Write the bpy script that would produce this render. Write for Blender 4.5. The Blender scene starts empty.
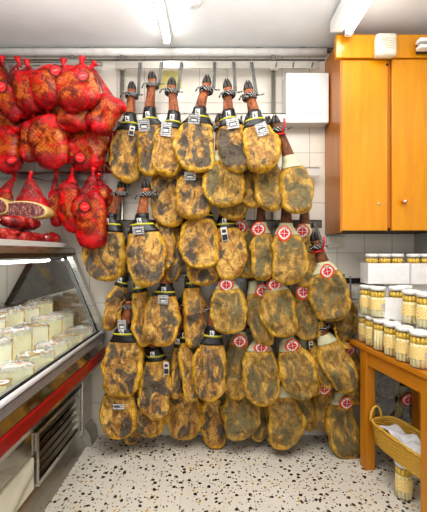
import bpy, math, random
import numpy as np
from mathutils import Vector, Matrix, noise
random.seed(7); np.random.seed(7)
PI = math.pi
SC = bpy.context.scene
COL = SC.collection

# ------------------------------------------------------------------ frame
F = 341.0          # focal length in photo pixels
CZ = 1.331         # camera height
D = 2.48           # distance of the back wall
CX, CY = 214.0, 252.0
def U(px, py, Y):  # a point of the shop at depth Y
    return Vector(((px - CX) / F * Y, Y, CZ - (py - CY) / F * Y))

# ------------------------------------------------------------------ tagging
def tag(o, label=None, cat=None, group=None, kind=None):
    if label: o['label'] = label
    if cat: o['category'] = cat
    if group: o['group'] = group
    if kind: o['kind'] = kind
    return o
def empty(name, loc=(0, 0, 0), label=None, cat=None, group=None, rot=(0, 0, 0)):
    o = bpy.data.objects.new(name, None); COL.objects.link(o)
    o.location = loc; o.rotation_euler = rot; o.empty_display_size = .05
    return tag(o, label, cat, group)
def copy_tree(o, parent=None):
    c = o.copy(); COL.objects.link(c)
    if parent is not None: c.parent = parent
    for ch in list(o.children): copy_tree(ch, c)
    return c

class MB:
    def __init__(s): s.v = []; s.f = []; s.z = []
    def add(s, vs, fs, z=None):
        b = len(s.v); s.v += [tuple(p) for p in vs]
        s.f += [tuple(i + b for i in f) for f in fs]
        s.z += list(z) if z is not None else [(0, 0, 0)] * len(vs)
        return s
    def box(s, x0, x1, y0, y1, z0, z1, bev=0):
        if bev > 0:
            b = min(bev, (x1-x0)*.45, (y1-y0)*.45, (z1-z0)*.45)
            import bmesh
            bm = bmesh.new(); bmesh.ops.create_cube(bm, size=1)
            for v in bm.verts:
                v.co = ((x0+x1)/2 + v.co.x*(x1-x0), (y0+y1)/2 + v.co.y*(y1-y0), (z0+z1)/2 + v.co.z*(z1-z0))
            bmesh.ops.bevel(bm, geom=bm.edges[:], offset=b, segments=2, profile=.6, affect='EDGES')
            bm.verts.index_update()
            s.add([v.co[:] for v in bm.verts], [[v.index for v in f.verts] for f in bm.faces]); bm.free()
            return s
        vs = [(x, y, z) for x in (x0, x1) for y in (y0, y1) for z in (z0, z1)]
        return s.add(vs, [(0,1,3,2),(4,6,7,5),(0,4,5,1),(2,3,7,6),(0,2,6,4),(1,5,7,3)])
    def prism(s, poly, a0, a1, axis='y'):
        n = len(poly)
        def P(u, w, a):
            return {'y': (u, a, w), 'x': (a, u, w), 'z': (u, w, a)}[axis]
        vs = [P(u, w, a0) for u, w in poly] + [P(u, w, a1) for u, w in poly]
        fs = [(i, (i+1) % n, n+(i+1) % n, n+i) for i in range(n)] + [tuple(range(n))[::-1], tuple(range(n, 2*n))]
        return s.add(vs, fs)
    def tube(s, pts, r, n=8, cap=True):
        pts = [Vector(p) for p in pts]; R = r if isinstance(r, (list, tuple)) else [r]*len(pts)
        vs = []; up = None
        for i, p in enumerate(pts):
            t = (pts[min(i+1, len(pts)-1)] - pts[max(i-1, 0)]).normalized()
            if up is None:
                up = Vector((0, 0, 1)) if abs(t.z) < .9 else Vector((1, 0, 0))
            a = t.cross(up).normalized(); b = a.cross(t).normalized(); up = b
            for k in range(n):
                w = 2*PI*k/n; vs.append(p + (a*math.cos(w) + b*math.sin(w))*R[i])
        fs = [(i*n+k, i*n+(k+1) % n, (i+1)*n+(k+1) % n, (i+1)*n+k) for i in range(len(pts)-1) for k in range(n)]
        if cap: fs += [tuple(range(n))[::-1], tuple(range((len(pts)-1)*n, len(pts)*n))]
        return s.add(vs, fs)
    def lathe(s, prof, c=(0, 0, 0), n=24, cap=True):
        vs = [(c[0]+r*math.cos(2*PI*k/n), c[1]+r*math.sin(2*PI*k/n), c[2]+z) for r, z in prof for k in range(n)]
        fs = [(i*n+k, i*n+(k+1) % n, (i+1)*n+(k+1) % n, (i+1)*n+k) for i in range(len(prof)-1) for k in range(n)]
        if cap: fs += [tuple(range(n))[::-1], tuple(range((len(prof)-1)*n, len(prof)*n))]
        return s.add(vs, fs)
    def ring(s, c, R, r, nrm=(0, 0, 1), n=20, m=6, sx=1, sy=1):
        q = Vector((0, 0, 1)).rotation_difference(Vector(nrm))
        pts = [Vector(c) + q @ Vector((R*sx*math.cos(2*PI*k/n), R*sy*math.sin(2*PI*k/n), 0)) for k in range(n+1)]
        return s.tube(pts, r, m, cap=False)
    def xf(s, M):
        s.v = [tuple(M @ Vector(p)) for p in s.v]; return s
    def build(s, name, mat, parent=None, smooth=False, zone=False):
        me = bpy.data.meshes.new(name); me.from_pydata(s.v, [], s.f)
        if zone:
            ca = me.color_attributes.new('zone', 'FLOAT_COLOR', 'POINT')
            arr = np.ones((len(s.v), 4), dtype=np.float32); arr[:, :3] = np.array(s.z, dtype=np.float32)
            ca.data.foreach_set('color', arr.ravel())
        import bmesh
        bm = bmesh.new(); bm.from_mesh(me); bmesh.ops.recalc_face_normals(bm, faces=bm.faces); bm.to_mesh(me); bm.free()
        if smooth: me.polygons.foreach_set('use_smooth', [True]*len(me.polygons))
        me.materials.append(mat); me.update()
        o = bpy.data.objects.new(name, me); COL.objects.link(o)
        if parent is not None: o.parent = parent
        return o

# ------------------------------------------------------------------ materials
def lin(r, g, b):
    f = lambda c: (c/255)/12.92 if c/255 <= .04045 else (((c/255)+.055)/1.055)**2.4
    return (f(r), f(g), f(b), 1)
class NT:
    def __init__(s, name):
        s.m = bpy.data.materials.new(name); s.m.use_nodes = True
        s.t = s.m.node_tree; s.n = s.t.nodes; s.b = s.n['Principled BSDF']; s.out = s.n['Material Output']
    def N(s, t, **k):
        x = s.n.new(t)
        for a, v in k.items(): setattr(x, a, v)
        return x
    def L(s, a, b): s.t.links.new(a, b)
    def set(s, node, sock, v):
        if hasattr(v, 'is_output') or isinstance(v, bpy.types.NodeSocket): s.L(v, node.inputs[sock])
        else: node.inputs[sock].default_value = v
    def noise(s, vec, scale, detail=3, rough=.55, dist=0):
        x = s.N('ShaderNodeTexNoise'); s.set(x, 'Scale', scale); s.set(x, 'Detail', detail); s.set(x, 'Roughness', rough); s.set(x, 'Distortion', dist)
        if vec is not None: s.L(vec, x.inputs['Vector'])
        return x.outputs['Fac']
    def ramp(s, fac, stops, interp='LINEAR'):
        x = s.N('ShaderNodeValToRGB'); x.color_ramp.interpolation = interp
        e = x.color_ramp.elements
        while len(e) < len(stops): e.new(.5)
        for i, (p, c) in enumerate(stops):
            e[i].position = p; e[i].color = c if len(c) == 4 else (*c, 1)
        s.L(fac, x.inputs['Fac']); return x.outputs['Color']
    def mix(s, fac, a, b, mode='MIX'):
        x = s.N('ShaderNodeMix', data_type='RGBA', blend_type=mode)
        for i, v in ((0, fac), (6, a), (7, b)):
            if isinstance(v, bpy.types.NodeSocket): s.L(v, x.inputs[i])
            else: x.inputs[i].default_value = v
        return x.outputs[2]
    def math(s, op, a, b=0.0, clamp=False):
        x = s.N('ShaderNodeMath', operation=op); x.use_clamp = clamp
        for i, v in ((0, a), (1, b)):
            if isinstance(v, bpy.types.NodeSocket): s.L(v, x.inputs[i])
            else: x.inputs[i].default_value = v
        return x.outputs[0]
    def coord(s, k='Object'): return s.N('ShaderNodeTexCoord').outputs[k]
    def mapping(s, vec, loc=(0,0,0), rot=(0,0,0), sc=(1,1,1)):
        x = s.N('ShaderNodeMapping'); s.L(vec, x.inputs['Vector'])
        x.inputs['Location'].default_value = loc; x.inputs['Rotation'].default_value = rot; x.inputs['Scale'].default_value = sc
        return x.outputs['Vector']
    def rnd_coord(s, amt=37.0):   # every object gets its own piece of the noise
        r = s.N('ShaderNodeObjectInfo').outputs['Random']
        v = s.N('ShaderNodeVectorMath', operation='ADD'); s.L(s.coord(), v.inputs[0])
        c = s.N('ShaderNodeCombineXYZ'); m = s.math('MULTIPLY', r, amt)
        for i in range(3): s.L(m, c.inputs[i])
        s.L(c.outputs[0], v.inputs[1]); return v.outputs[0], r
    def bump(s, h, strength=.3, dist=.01):
        x = s.N('ShaderNodeBump'); x.inputs['Strength'].default_value = strength; x.inputs['Distance'].default_value = dist
        s.L(h, x.inputs['Height']); s.L(x.outputs['Normal'], s.b.inputs['Normal'])
    def fin(s, col=None, rough=None, metal=None, spec=None):
        for k, v in (('Base Color', col), ('Roughness', rough), ('Metallic', metal), ('Specular IOR Level', spec)):
            if v is not None: s.set(s.b, k, v)
        return s.m
def plain(name, rgb, rough=.5, metal=0, var=.06, scale=30, spec=.5):
    t = NT(name); c = lin(*rgb)
    n = t.noise(t.coord(), scale, 3)
    d = tuple(x*(1-var*2.2) for x in c[:3]) + (1,)
    l = tuple(min(1, x*(1+var)) for x in c[:3]) + (1,)
    return t.fin(t.ramp(n, [(.3, d), (.7, l)]), rough, metal, spec)
def emit(name, rgb, strength):
    t = NT(name); e = t.N('ShaderNodeEmission'); e.inputs['Color'].default_value = (*rgb, 1); e.inputs['Strength'].default_value = strength
    t.L(e.outputs[0], t.out.inputs['Surface']); return t.m
def thin_glass(name, tint=(.97, .99, .98), gloss=.12, rough=.03):
    t = NT(name)
    tr = t.N('ShaderNodeBsdfTransparent'); tr.inputs[0].default_value = (*tint, 1)
    gl = t.N('ShaderNodeBsdfGlossy'); gl.inputs['Roughness'].default_value = rough
    fr = t.N('ShaderNodeLayerWeight'); fr.inputs['Blend'].default_value = gloss
    mx = t.N('ShaderNodeMixShader'); t.L(t.math('MULTIPLY', fr.outputs['Fresnel'], .4), mx.inputs[0]); t.L(tr.outputs[0], mx.inputs[1]); t.L(gl.outputs[0], mx.inputs[2])
    t.L(mx.outputs[0], t.out.inputs['Surface']); return t.m

def mat_tile(name, base, mortar, axes='xz', rough=.25, var=.04):
    t = NT(name); v = t.coord()
    sp = t.N('ShaderNodeSeparateXYZ'); t.L(v, sp.inputs[0])
    cb = t.N('ShaderNodeCombineXYZ')
    t.L(sp.outputs['X' if axes[0] == 'x' else 'Y'], cb.inputs[0]); t.L(sp.outputs['Z'], cb.inputs[1])
    mp = t.mapping(cb.outputs[0], loc=(.105, -.232, 0))
    br = t.N('ShaderNodeTexBrick'); br.offset = 0; br.squash = 1
    t.L(mp, br.inputs['Vector'])
    br.inputs['Color1'].default_value = lin(*base); br.inputs['Color2'].default_value = lin(*[c-5 for c in base])
    br.inputs['Mortar'].default_value = lin(*mortar); br.inputs['Scale'].default_value = 1
    br.inputs['Mortar Size'].default_value = .0028; br.inputs['Mortar Smooth'].default_value = .3; br.inputs['Bias'].default_value = 0
    br.inputs['Brick Width'].default_value = .2; br.inputs['Row Height'].default_value = .364
    n = t.noise(v, 6, 4)
    c = t.mix(.5, br.outputs['Color'], t.ramp(n, [(.3, (.62, .6, .57)), (.7, (.84, .83, .81))]), 'SOFT_LIGHT')
    t.bump(t.math('SUBTRACT', 1.0, br.outputs['Fac']), .5, .002)
    return t.fin(c, rough)
M = {}
M['tile'] = mat_tile('cream_wall_tile', (224, 217, 205), (172, 164, 154))
M['tile_side'] = mat_tile('shaded_wall_tile', (196, 196, 196), (158, 158, 158), 'yz')  # grey copy of the wall tile with its shade put into the colour
def mat_floor():
    t = NT('terrazzo'); v = t.coord()
    base = t.mix(t.noise(v, 3, 5, .6), lin(196, 191, 179), lin(222, 219, 211))
    base = t.mix(t.math('MULTIPLY', t.noise(v, 90, 2), .35), base, lin(170, 160, 145))
    def chips(scale, thr, thr2, pick0, pick1, col, base):
        vo = t.N('ShaderNodeTexVoronoi'); vo.inputs['Scale'].default_value = scale; vo.feature = 'F1'
        d = t.N('ShaderNodeVectorMath', operation='ADD'); t.L(v, d.inputs[0])
        nz = t.N('ShaderNodeTexNoise'); nz.inputs['Scale'].default_value = 45; t.L(v, nz.inputs['Vector'])
        sc = t.N('ShaderNodeVectorMath', operation='SCALE'); t.L(nz.outputs['Color'], sc.inputs[0]); sc.inputs['Scale'].default_value = .018
        t.L(sc.outputs[0], d.inputs[1]); t.L(d.outputs[0], vo.inputs['Vector'])
        m = t.math('LESS_THAN', vo.outputs['Distance'], thr)
        cs = t.N('ShaderNodeSeparateColor'); t.L(vo.outputs['Color'], cs.inputs[0])
        p = t.math('MULTIPLY', t.math('GREATER_THAN', cs.outputs[0], pick0), t.math('LESS_THAN', cs.outputs[0], pick1))
        return t.mix(t.math('MULTIPLY', m, p), base, col)
    c = chips(26, .27, 0, .0, .58, lin(34, 31, 28), base)
    c = chips(58, .32, 0, .0, .30, lin(48, 44, 38), c)
    c = chips(30, .24, 0, .84, .98, lin(188, 150, 74), c)
    c = chips(60, .30, 0, .7, .95, lin(150, 130, 104), c)
    br = t.N('ShaderNodeTexBrick'); br.offset = 0; t.L(t.mapping(v, loc=(.18, .02, 0)), br.inputs['Vector'])
    br.inputs['Brick Width'].default_value = .4; br.inputs['Row Height'].default_value = .4; br.inputs['Scale'].default_value = 1
    br.inputs['Mortar Size'].default_value = .002; br.inputs['Mortar Smooth'].default_value = .6
    c = t.mix(t.math('MULTIPLY', br.outputs['Fac'], .3), c, lin(130, 118, 100))
    st = t.noise(v, 2.2, 3)
    c = t.mix(t.math('MULTIPLY', t.ramp(st, [(.56, (0, 0, 0)), (.72, (1, 1, 1))]), .3), c, lin(196, 168, 90))
    return t.fin(c, .38)
M['floor'] = mat_floor()
def mat_ceiling():
    t = NT('ceiling_paint'); v = t.coord()
    c = t.ramp(t.noise(v, 1.6, 5, .6), [(.3, lin(222, 222, 221)), (.7, lin(236, 236, 235))])
    return t.fin(c, .6)
M['ceiling'] = mat_ceiling()
M['white'] = plain('white_enamel', (226, 226, 224), .35, 0, .015)
M['offwhite'] = plain('aged_white_plastic', (216, 208, 190), .4)
M['pipe'] = plain('painted_pipe', (232, 230, 226), .4, 0, .06, 12)
M['dirt'] = plain('grimy_sealant', (120, 112, 102), .8, 0, .2, 14)
def mat_steel(name, rgb, rough, stretch=(2, 2, 60), var=.12):
    t = NT(name); v = t.mapping(t.coord(), sc=stretch)
    n = t.noise(v, 3, 4)
    c = lin(*rgb)
    t.fin(t.ramp(n, [(.3, tuple(x*(1-var) for x in c[:3])), (.7, c)]), None, 1.0)
    t.L(t.ramp(n, [(.3, (rough*.7,)*3), (.7, (rough*1.3,)*3)]), t.b.inputs['Roughness'])
    return t.m
M['steel'] = mat_steel('brushed_steel', (205, 203, 198), .33)
M['steel_dull'] = mat_steel('dull_galvanised_steel', (196, 192, 184), .48)
M['steel_satin'] = mat_steel('satin_steel', (190, 188, 186), .5, (1, 1, 30), .1)
M['steel_mirror'] = mat_steel('polished_steel', (188, 182, 170), .12, (1.2, 1.2, 6), .25)
M['steel_dark'] = mat_steel('dark_steel', (112, 106, 98), .35)
M['mirror'] = mat_steel('mirror', (200, 200, 198), .04, (.5, .5, .5), .04)
M['black'] = plain('black_plastic', (22, 22, 22), .4)
M['gasket'] = plain('black_rubber', (16, 16, 16), .6)
M['red_stripe'] = plain('red_bumper_strip', (136, 14, 16), .25, 0, .08)
M['glass'] = thin_glass('counter_glass', (.96, .98, .97), .10)
M['jar_glass'] = thin_glass('jar_glass', (.99, .99, .98), .1, .05)
M['tube'] = emit('fluorescent_tube', (1, .98, .95), 17)
M['tube_case'] = emit('counter_tube', (1, .97, .97), 13)
M['paper_yellow'] = plain('pale_yellow_paper', (222, 210, 140), .7)
M['card'] = plain('white_cardboard', (226, 225, 224), .7, 0, .04)
def mat_marble():
    t = NT('white_marble'); v = t.coord()
    w = t.N('ShaderNodeTexWave'); w.inputs['Scale'].default_value = 2.2; w.inputs['Distortion'].default_value = 9; w.inputs['Detail'].default_value = 4; t.L(t.mapping(v, rot=(.4, .6, .3)), w.inputs['Vector'])
    c = t.ramp(w.outputs['Fac'], [(0, lin(150, 148, 140)), (.14, lin(206, 204, 190)), (1, lin(226, 224, 212))])
    c = t.mix(t.math('MULTIPLY', t.noise(v, 7, 3), .45), c, lin(206, 196, 150))
    return t.fin(c, .3)
M['marble'] = mat_marble()
def mat_wood(name, a, b, axis, scale=1.0, rough=.3, coat=.3):
    t = NT(name); v = t.coord()
    sc = {'x': (1.2, 14, 14), 'y': (14, 1.2, 14), 'z': (14, 14, 1.2)}[axis]
    n = t.noise(t.mapping(v, sc=sc), 2.2*scale, 6, .62, .6)
    n2 = t.noise(t.mapping(v, sc=tuple(x*3 for x in sc)), 4*scale, 3)
    c = t.mix(t.math('MULTIPLY', n2, .35), t.ramp(n, [(.28, lin(*a)), (.72, lin(*b))]), lin(*[x*.82 for x in a]))
    t.fin(c, rough); t.b.inputs['Coat Weight'].default_value = coat; t.b.inputs['Coat Roughness'].default_value = .18
    return t.m
M['wood_door'] = mat_wood('varnished_orange_wood', (208, 134, 4), (224, 156, 16), 'z', .8, .3, .35)
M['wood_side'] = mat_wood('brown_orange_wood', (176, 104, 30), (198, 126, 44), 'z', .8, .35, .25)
M['wood_table_v'] = mat_wood('pine_table_leg', (186, 118, 22), (208, 142, 34), 'z', 1, .35, .2)
M['wood_table_h'] = mat_wood('pine_table_board', (184, 114, 24), (210, 142, 40), 'y', 1, .32, .3)
M['wood_knob'] = plain('knob_wood', (190, 110, 36), .3)

# --- hams
def mat_ham(name, rim, face, mould, shank, mlo, mhi, rough=.30):
    t = NT(name); v, r = t.rnd_coord()
    at = t.N('ShaderNodeAttribute'); at.attribute_name = 'zone'
    sp = t.N('ShaderNodeSeparateColor'); t.L(at.outputs['Color'], sp.inputs[0])
    face_, shank_ = sp.outputs[0], sp.outputs[1]
    vs = t.mapping(v, sc=(1.25, 1.25, .8))
    n_big = t.noise(vs, 6.5, 5, .60, 1.2); n_mid = t.noise(vs, 14, 6, .68, 1.6); n_fine = t.noise(v, 80, 4, .65)
    n_b2 = t.noise(t.mapping(vs, loc=(9, 4, 2)), 10, 5, .6, 1.0)
    rimc = t.ramp(n_mid, [(.30, lin(*rim[0])), (.48, lin(*rim[1])), (.68, lin(*rim[2]))])
    facec = t.ramp(t.math('ADD', t.math('MULTIPLY', n_mid, .55), t.math('MULTIPLY', n_b2, .45)), [(.34, lin(*face[0])), (.47, lin(*face[1])), (.60, lin(*face[2]))])
    edgy = t.math('ADD', face_, t.math('MULTIPLY', t.math('SUBTRACT', n_b2, .5), 2.6), True)
    c = t.mix(t.ramp(edgy, [(.25, (0, 0, 0)), (.65, (1, 1, 1))]), rimc, facec)
    md = t.ramp(t.math('ADD', n_big, t.math('ADD', t.math('MULTIPLY', t.math('SUBTRACT', face_, .55), .13), t.math('MULTIPLY', t.math('SUBTRACT', n_fine, .5), .14))), [(mlo, (0, 0, 0)), (mhi, (1, 1, 1))])
    mc = t.mix(n_mid, lin(*mould[0]), lin(*mould[1]))
    c = t.mix(t.math('MULTIPLY', md, .88), c, mc)
    sh = t.ramp(n_mid, [(.35, lin(*shank[1])), (.65, lin(*shank[0]))])
    c = t.mix(shank_, c, sh)
    c = t.mix(.55, c, t.ramp(n_fine, [(.28, (.2, .2, .2)), (.72, (.8, .8, .8))]), 'OVERLAY')
    t.bump(t.math('ADD', t.math('MULTIPLY', n_fine, .7), n_mid), 1.0, .014)
    t.fin(c, rough, None, .5)
    return t.m
M['hamA'] = mat_ham('cured_ham_iberian', ((146, 96, 22), (206, 156, 36), (240, 206, 92)), ((72, 48, 28), (156, 112, 54), (216, 174, 92)), ((34, 35, 37), (92, 88, 80)), ((190, 112, 66), (98, 52, 32)), .535, .60)
M['hamB'] = mat_ham('cured_ham_olive', ((124, 90, 26), (198, 152, 48), (230, 194, 92)), ((66, 52, 26), (140, 108, 50), (200, 160, 82)), ((56, 54, 38), (132, 122, 84)), ((132, 80, 40), (74, 42, 22)), .52, .63)
M['hamC'] = mat_ham('cured_ham_grey', ((130, 122, 92), (176, 166, 122), (214, 204, 160)), ((104, 98, 82), (160, 152, 130), (200, 194, 172)), ((112, 114, 114), (176, 178, 176)), ((110, 74, 40), (72, 52, 34)), .42, .54)  # grey copy of the ham, lightened in colour against the shade under the table
M['hoof'] = plain('hoof_horn', (34, 28, 24), .4, 0, .2)
def mat_rope():
    t = NT('black_white_cord'); v = t.coord()
    w = t.N('ShaderNodeTexWave'); w.inputs['Scale'].default_value = 32; w.inputs['Distortion'].default_value = 1; w.wave_type = 'BANDS'; w.bands_direction = 'DIAGONAL'; t.L(v, w.inputs['Vector'])
    return t.fin(t.ramp(w.outputs['Fac'], [(.66, lin(22, 22, 24)), (.82, lin(176, 174, 170))]), .7)
M['rope'] = mat_rope()
M['band_black'] = plain('black_band', (34, 34, 33), .35, 0, .12)
M['band_yellow'] = plain('yellow_line', (196, 190, 40), .5)
M['collar'] = plain('pale_paper_collar', (196, 194, 160), .6, 0, .06)
M['label_white'] = plain('label_white', (232, 232, 230), .45)
M['label_orange'] = plain('label_orange_red', (226, 74, 28), .45)
M['label_red'] = plain('label_red', (214, 36, 44), .45)
def mat_card():
    t = NT('printed_card'); v = t.coord()
    br = t.N('ShaderNodeTexBrick'); t.L(t.mapping(v, rot=(PI/2, 0, 0)), br.inputs['Vector'])
    br.inputs['Brick Width'].default_value = .05; br.inputs['Row Height'].default_value = .012; br.inputs['Mortar Size'].default_value = .0022; br.inputs['Scale'].default_value = 1
    br.inputs['Color1'].default_value = lin(206, 206, 206); br.inputs['Color2'].default_value = lin(196, 196, 198); br.inputs['Mortar'].default_value = lin(120, 120, 122)
    return t.fin(br.outputs['Color'], .35)
M['price_card'] = mat_card()
M['print_dark'] = plain('dark_print', (58, 58, 60), .5)
M['print_red'] = plain('red_print', (190, 60, 50), .5)
M['red_ribbon'] = plain('red_ribbon', (206, 26, 34), .4)

# --- netted meat
def mat_meat():
    t = NT('smoked_meat'); v, r = t.rnd_coord()
    n = t.noise(v, 13, 4, .6, .8); f = t.noise(v, 60, 3)
    c = t.ramp(n, [(.34, lin(60, 18, 16)), (.44, lin(150, 70, 22)), (.54, lin(230, 140, 36)), (.60, lin(206, 126, 84)), (.66, lin(120, 50, 52))])
    c = t.mix(.4, c, t.ramp(f, [(.3, (.25, .25, .25)), (.7, (.75, .75, .75))]), 'OVERLAY')
    return t.fin(c, .3)
M['meat'] = mat_meat()
def mat_net():
    t = NT('red_plastic_net'); v, r = t.rnd_coord()
    at = t.N('ShaderNodeAttribute'); at.attribute_name = 'zone'
    sp = t.N('ShaderNodeSeparateColor'); t.L(at.outputs['Color'], sp.inputs[0])
    n = t.noise(v, 10, 3, .5, 1.0)
    w1 = t.N('ShaderNodeTexWave'); w1.inputs['Scale'].default_value = 22; w1.bands_direction = 'DIAGONAL'; t.L(v, w1.inputs['Vector'])
    w2 = t.N('ShaderNodeTexWave'); w2.inputs['Scale'].default_value = 22; w2.bands_direction = 'DIAGONAL'; t.L(t.mapping(v, sc=(-1, 1, 1)), w2.inputs['Vector'])
    lat = t.math('POWER', t.math('MAXIMUM', w1.outputs['Fac'], w2.outputs['Fac']), 4.0)
    dens = t.math('ADD', t.math('MULTIPLY', t.ramp(n, [(.5, (0, 0, 0)), (.62, (1, 1, 1))]), .5), sp.outputs[0], True)
    al = t.math('ADD', dens, t.math('MULTIPLY', lat, .45), True)
    tr = t.N('ShaderNodeBsdfTransparent'); mx = t.N('ShaderNodeMixShader')
    t.L(al, mx.inputs[0]); t.L(tr.outputs[0], mx.inputs[1]); t.L(t.b.outputs[0], mx.inputs[2]); t.L(mx.outputs[0], t.out.inputs['Surface'])
    t.bump(t.noise(v, 42, 4, .65, .8), .9, .012)
    return t.fin(t.ramp(n, [(.35, lin(120, 3, 14)), (.65, lin(222, 20, 26))]), .16)
M['net'] = mat_net()
M['tag_red'] = plain('red_tag', (222, 40, 42), .35)
M['tag_ring'] = plain('dark_tag_ring', (84, 18, 22), .5)
M['net_knot'] = plain('red_knot', (214, 22, 28), .35, 0, .2)
def mat_cut():
    t = NT('cut_ham_face'); v, r = t.rnd_coord()
    n = t.noise(t.mapping(v, sc=(2.5, 1, 1)), 22, 4, .6, 2.2)
    return t.fin(t.ramp(n, [(.36, lin(66, 20, 20)), (.55, lin(122, 46, 40)), (.60, lin(196, 166, 152)), (.64, lin(104, 40, 34))]), .35)
M['cut_ham'] = mat_cut()
M['ham_skin'] = plain('cream_ham_skin', (206, 180, 116), .45, 0, .15)
def mat_saus():
    t = NT('red_sausage_skin'); v, r = t.rnd_coord()
    n = t.noise(v, 18, 4, .6, .5)
    return t.fin(t.ramp(n, [(.32, lin(54, 10, 14)), (.52, lin(136, 24, 26)), (.68, lin(186, 92, 80))]), .25)
M['sausage'] = mat_saus()

# --- cheese
def mat_paste():
    t = NT('cheese_paste'); v, r = t.rnd_coord()
    c = t.ramp(t.noise(v, 14, 4), [(.3, lin(222, 214, 168)), (.7, lin(238, 234, 204))])
    c = t.mix(t.math('MULTIPLY', r, .5), c, lin(240, 236, 222))
    return t.fin(c, .4)
M['paste'] = mat_paste()
def mat_rind(name, a, b, d):
    t = NT(name); v, r = t.rnd_coord()
    c = t.ramp(t.noise(v, 26, 4, .6, .8), [(.34, lin(*a)), (.52, lin(*b)), (.68, lin(*d))])
    return t.fin(c, .35)
M['rind'] = mat_rind('cheese_rind', (170, 116, 44), (206, 166, 96), (226, 206, 170))
M['rind_paper'] = mat_rind('printed_cheese_paper', (214, 110, 60), (236, 226, 214), (240, 238, 234))
def mat_wrap():
    t = NT('cling_film'); v, r = t.rnd_coord()
    tr = t.N('ShaderNodeBsdfTransparent'); mx = t.N('ShaderNodeMixShader')
    n = t.noise(v, 34, 4, .65, 1.5)
    t.L(t.ramp(n, [(.45, (.05,)*3), (.62, (.8,)*3)]), mx.inputs[0])
    t.L(tr.outputs[0], mx.inputs[1]); t.L(t.b.outputs[0], mx.inputs[2]); t.L(mx.outputs[0], t.out.inputs['Surface'])
    t.bump(n, .9, .01)
    return t.fin(lin(236, 236, 238), .12)
M['wrap'] = mat_wrap()
M['pack_orange'] = mat_rind('orange_cheese_pack', (222, 110, 24), (240, 170, 80), (240, 234, 226))

# --- jars
def mat_asp():
    t = NT('white_asparagus'); v, r = t.rnd_coord()
    c = t.ramp(t.noise(t.mapping(v, sc=(1, 1, .35)), 40, 3), [(.3, lin(240, 222, 160)), (.55, lin(250, 243, 205)), (.8, lin(252, 250, 232))])
    t.fin(c, .35); t.b.inputs['Subsurface Weight'].default_value = 0
    return t.m
M['asparagus'] = mat_asp()
M['asparagus_tip'] = plain('asparagus_tips', (228, 194, 92), .4, 0, .15, 60)
M['lid'] = plain('white_lid', (232, 232, 230), .3)
def mat_jlabel():
    t = NT('jar_label'); v = t.coord()
    br = t.N('ShaderNodeTexBrick'); 
    sp = t.N('ShaderNodeSeparateXYZ'); t.L(v, sp.inputs[0]); cb = t.N('ShaderNodeCombineXYZ')
    t.L(sp.outputs['X'], cb.inputs[0]); t.L(sp.outputs['Z'], cb.inputs[1]); t.L(cb.outputs[0], br.inputs['Vector'])
    br.inputs['Brick Width'].default_value = .011; br.inputs['Row Height'].default_value = .009; br.inputs['Mortar Size'].default_value = .0022; br.inputs['Scale'].default_value = 1
    n = t.noise(v, 120, 2)
    c = t.mix(t.ramp(n, [(.47, (0, 0, 0)), (.53, (1, 1, 1))]), lin(232, 206, 138), lin(206, 158, 92))
    c = t.mix(br.outputs['Fac'], c, lin(236, 214, 148))
    return t.fin(c, .5)
M['jlabel'] = mat_jlabel()
def mat_barcode():
    t = NT('barcode'); v = t.coord()
    w = t.N('ShaderNodeTexWave'); w.inputs['Scale'].default_value = 130; t.L(v, w.inputs['Vector'])
    return t.fin(t.ramp(w.outputs['Fac'], [(.35, lin(120, 120, 124)), (.5, lin(226, 226, 228))]), .5)
M['barcode'] = mat_barcode()
M['wicker'] = mat_wood('golden_wicker', (196, 150, 52), (226, 188, 92), 'x', 4, .4, .1)
M['paper'] = plain('white_paper', (220, 222, 226), .7)
M['sign_red'] = plain('sign_red', (172, 24, 34), .4)
M['sign_cream'] = plain('sign_cream', (222, 214, 176), .5)
M['grey_plate'] = plain('grey_plate', (196, 194, 188), .4)

# ------------------------------------------------------------------ room
X0, X1, Y0, H = -2.3, 1.455, -2.6, 2.80
def struct(name, mb, mat, label=None, smooth=False):
    o = mb.build(name, mat, None, smooth); o['kind'] = 'structure'
    if label: o['label'] = label; o['category'] = 'structure'
    return o
struct('floor', MB().box(X0-.1, X1+.1, Y0, D+.1, -.1, 0), M['floor'])
struct('ceiling', MB().box(X0-.1, X1+.1, Y0, D+.1, H, H+.1), M['ceiling'])
struct('wall_back', MB().box(X0-.1, X1+.1, D, D+.1, 0, H), M['tile'])
struct('wall_right', MB().box(X1, X1+.1, Y0, D, 0, H), M['tile_side'])
struct('wall_left', MB().box(X0-.1, X0, Y0, D, 0, H), plain('wall_dark_for_mirror', (92, 88, 84), .5))  # unseen wall, darkened so the mirrored counter end reflects something dark
struct('trim_1', MB().tube([(X0, D-.045, 2.757), (.80, D-.045, 2.757)], .027, 12), M['pipe'], 'painted white pipe along the top of the back wall', True)
m = MB()
for i in range(60):
    x = X0+.05+i*.052
    m.box(x, x+.055, D-.02-.012*random.random(), D, H-.012-.016*random.random(), H)
struct('trim_2', m, M['dirt'], 'grimy sealant line where ceiling meets back wall')
struct('trim_3', MB().box(.935, X1, D-.012, D, 1.105, 1.142), plain('dark_tile_strip', (40, 38, 36), .3), 'dark tile strip on the wall behind the jars')
struct('trim_4', MB().tube([(X0, D-.02, 2.716), (.80, D-.02, 2.716)], .004, 6), M['gasket'], 'thin dark cable under the pipe')
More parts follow.
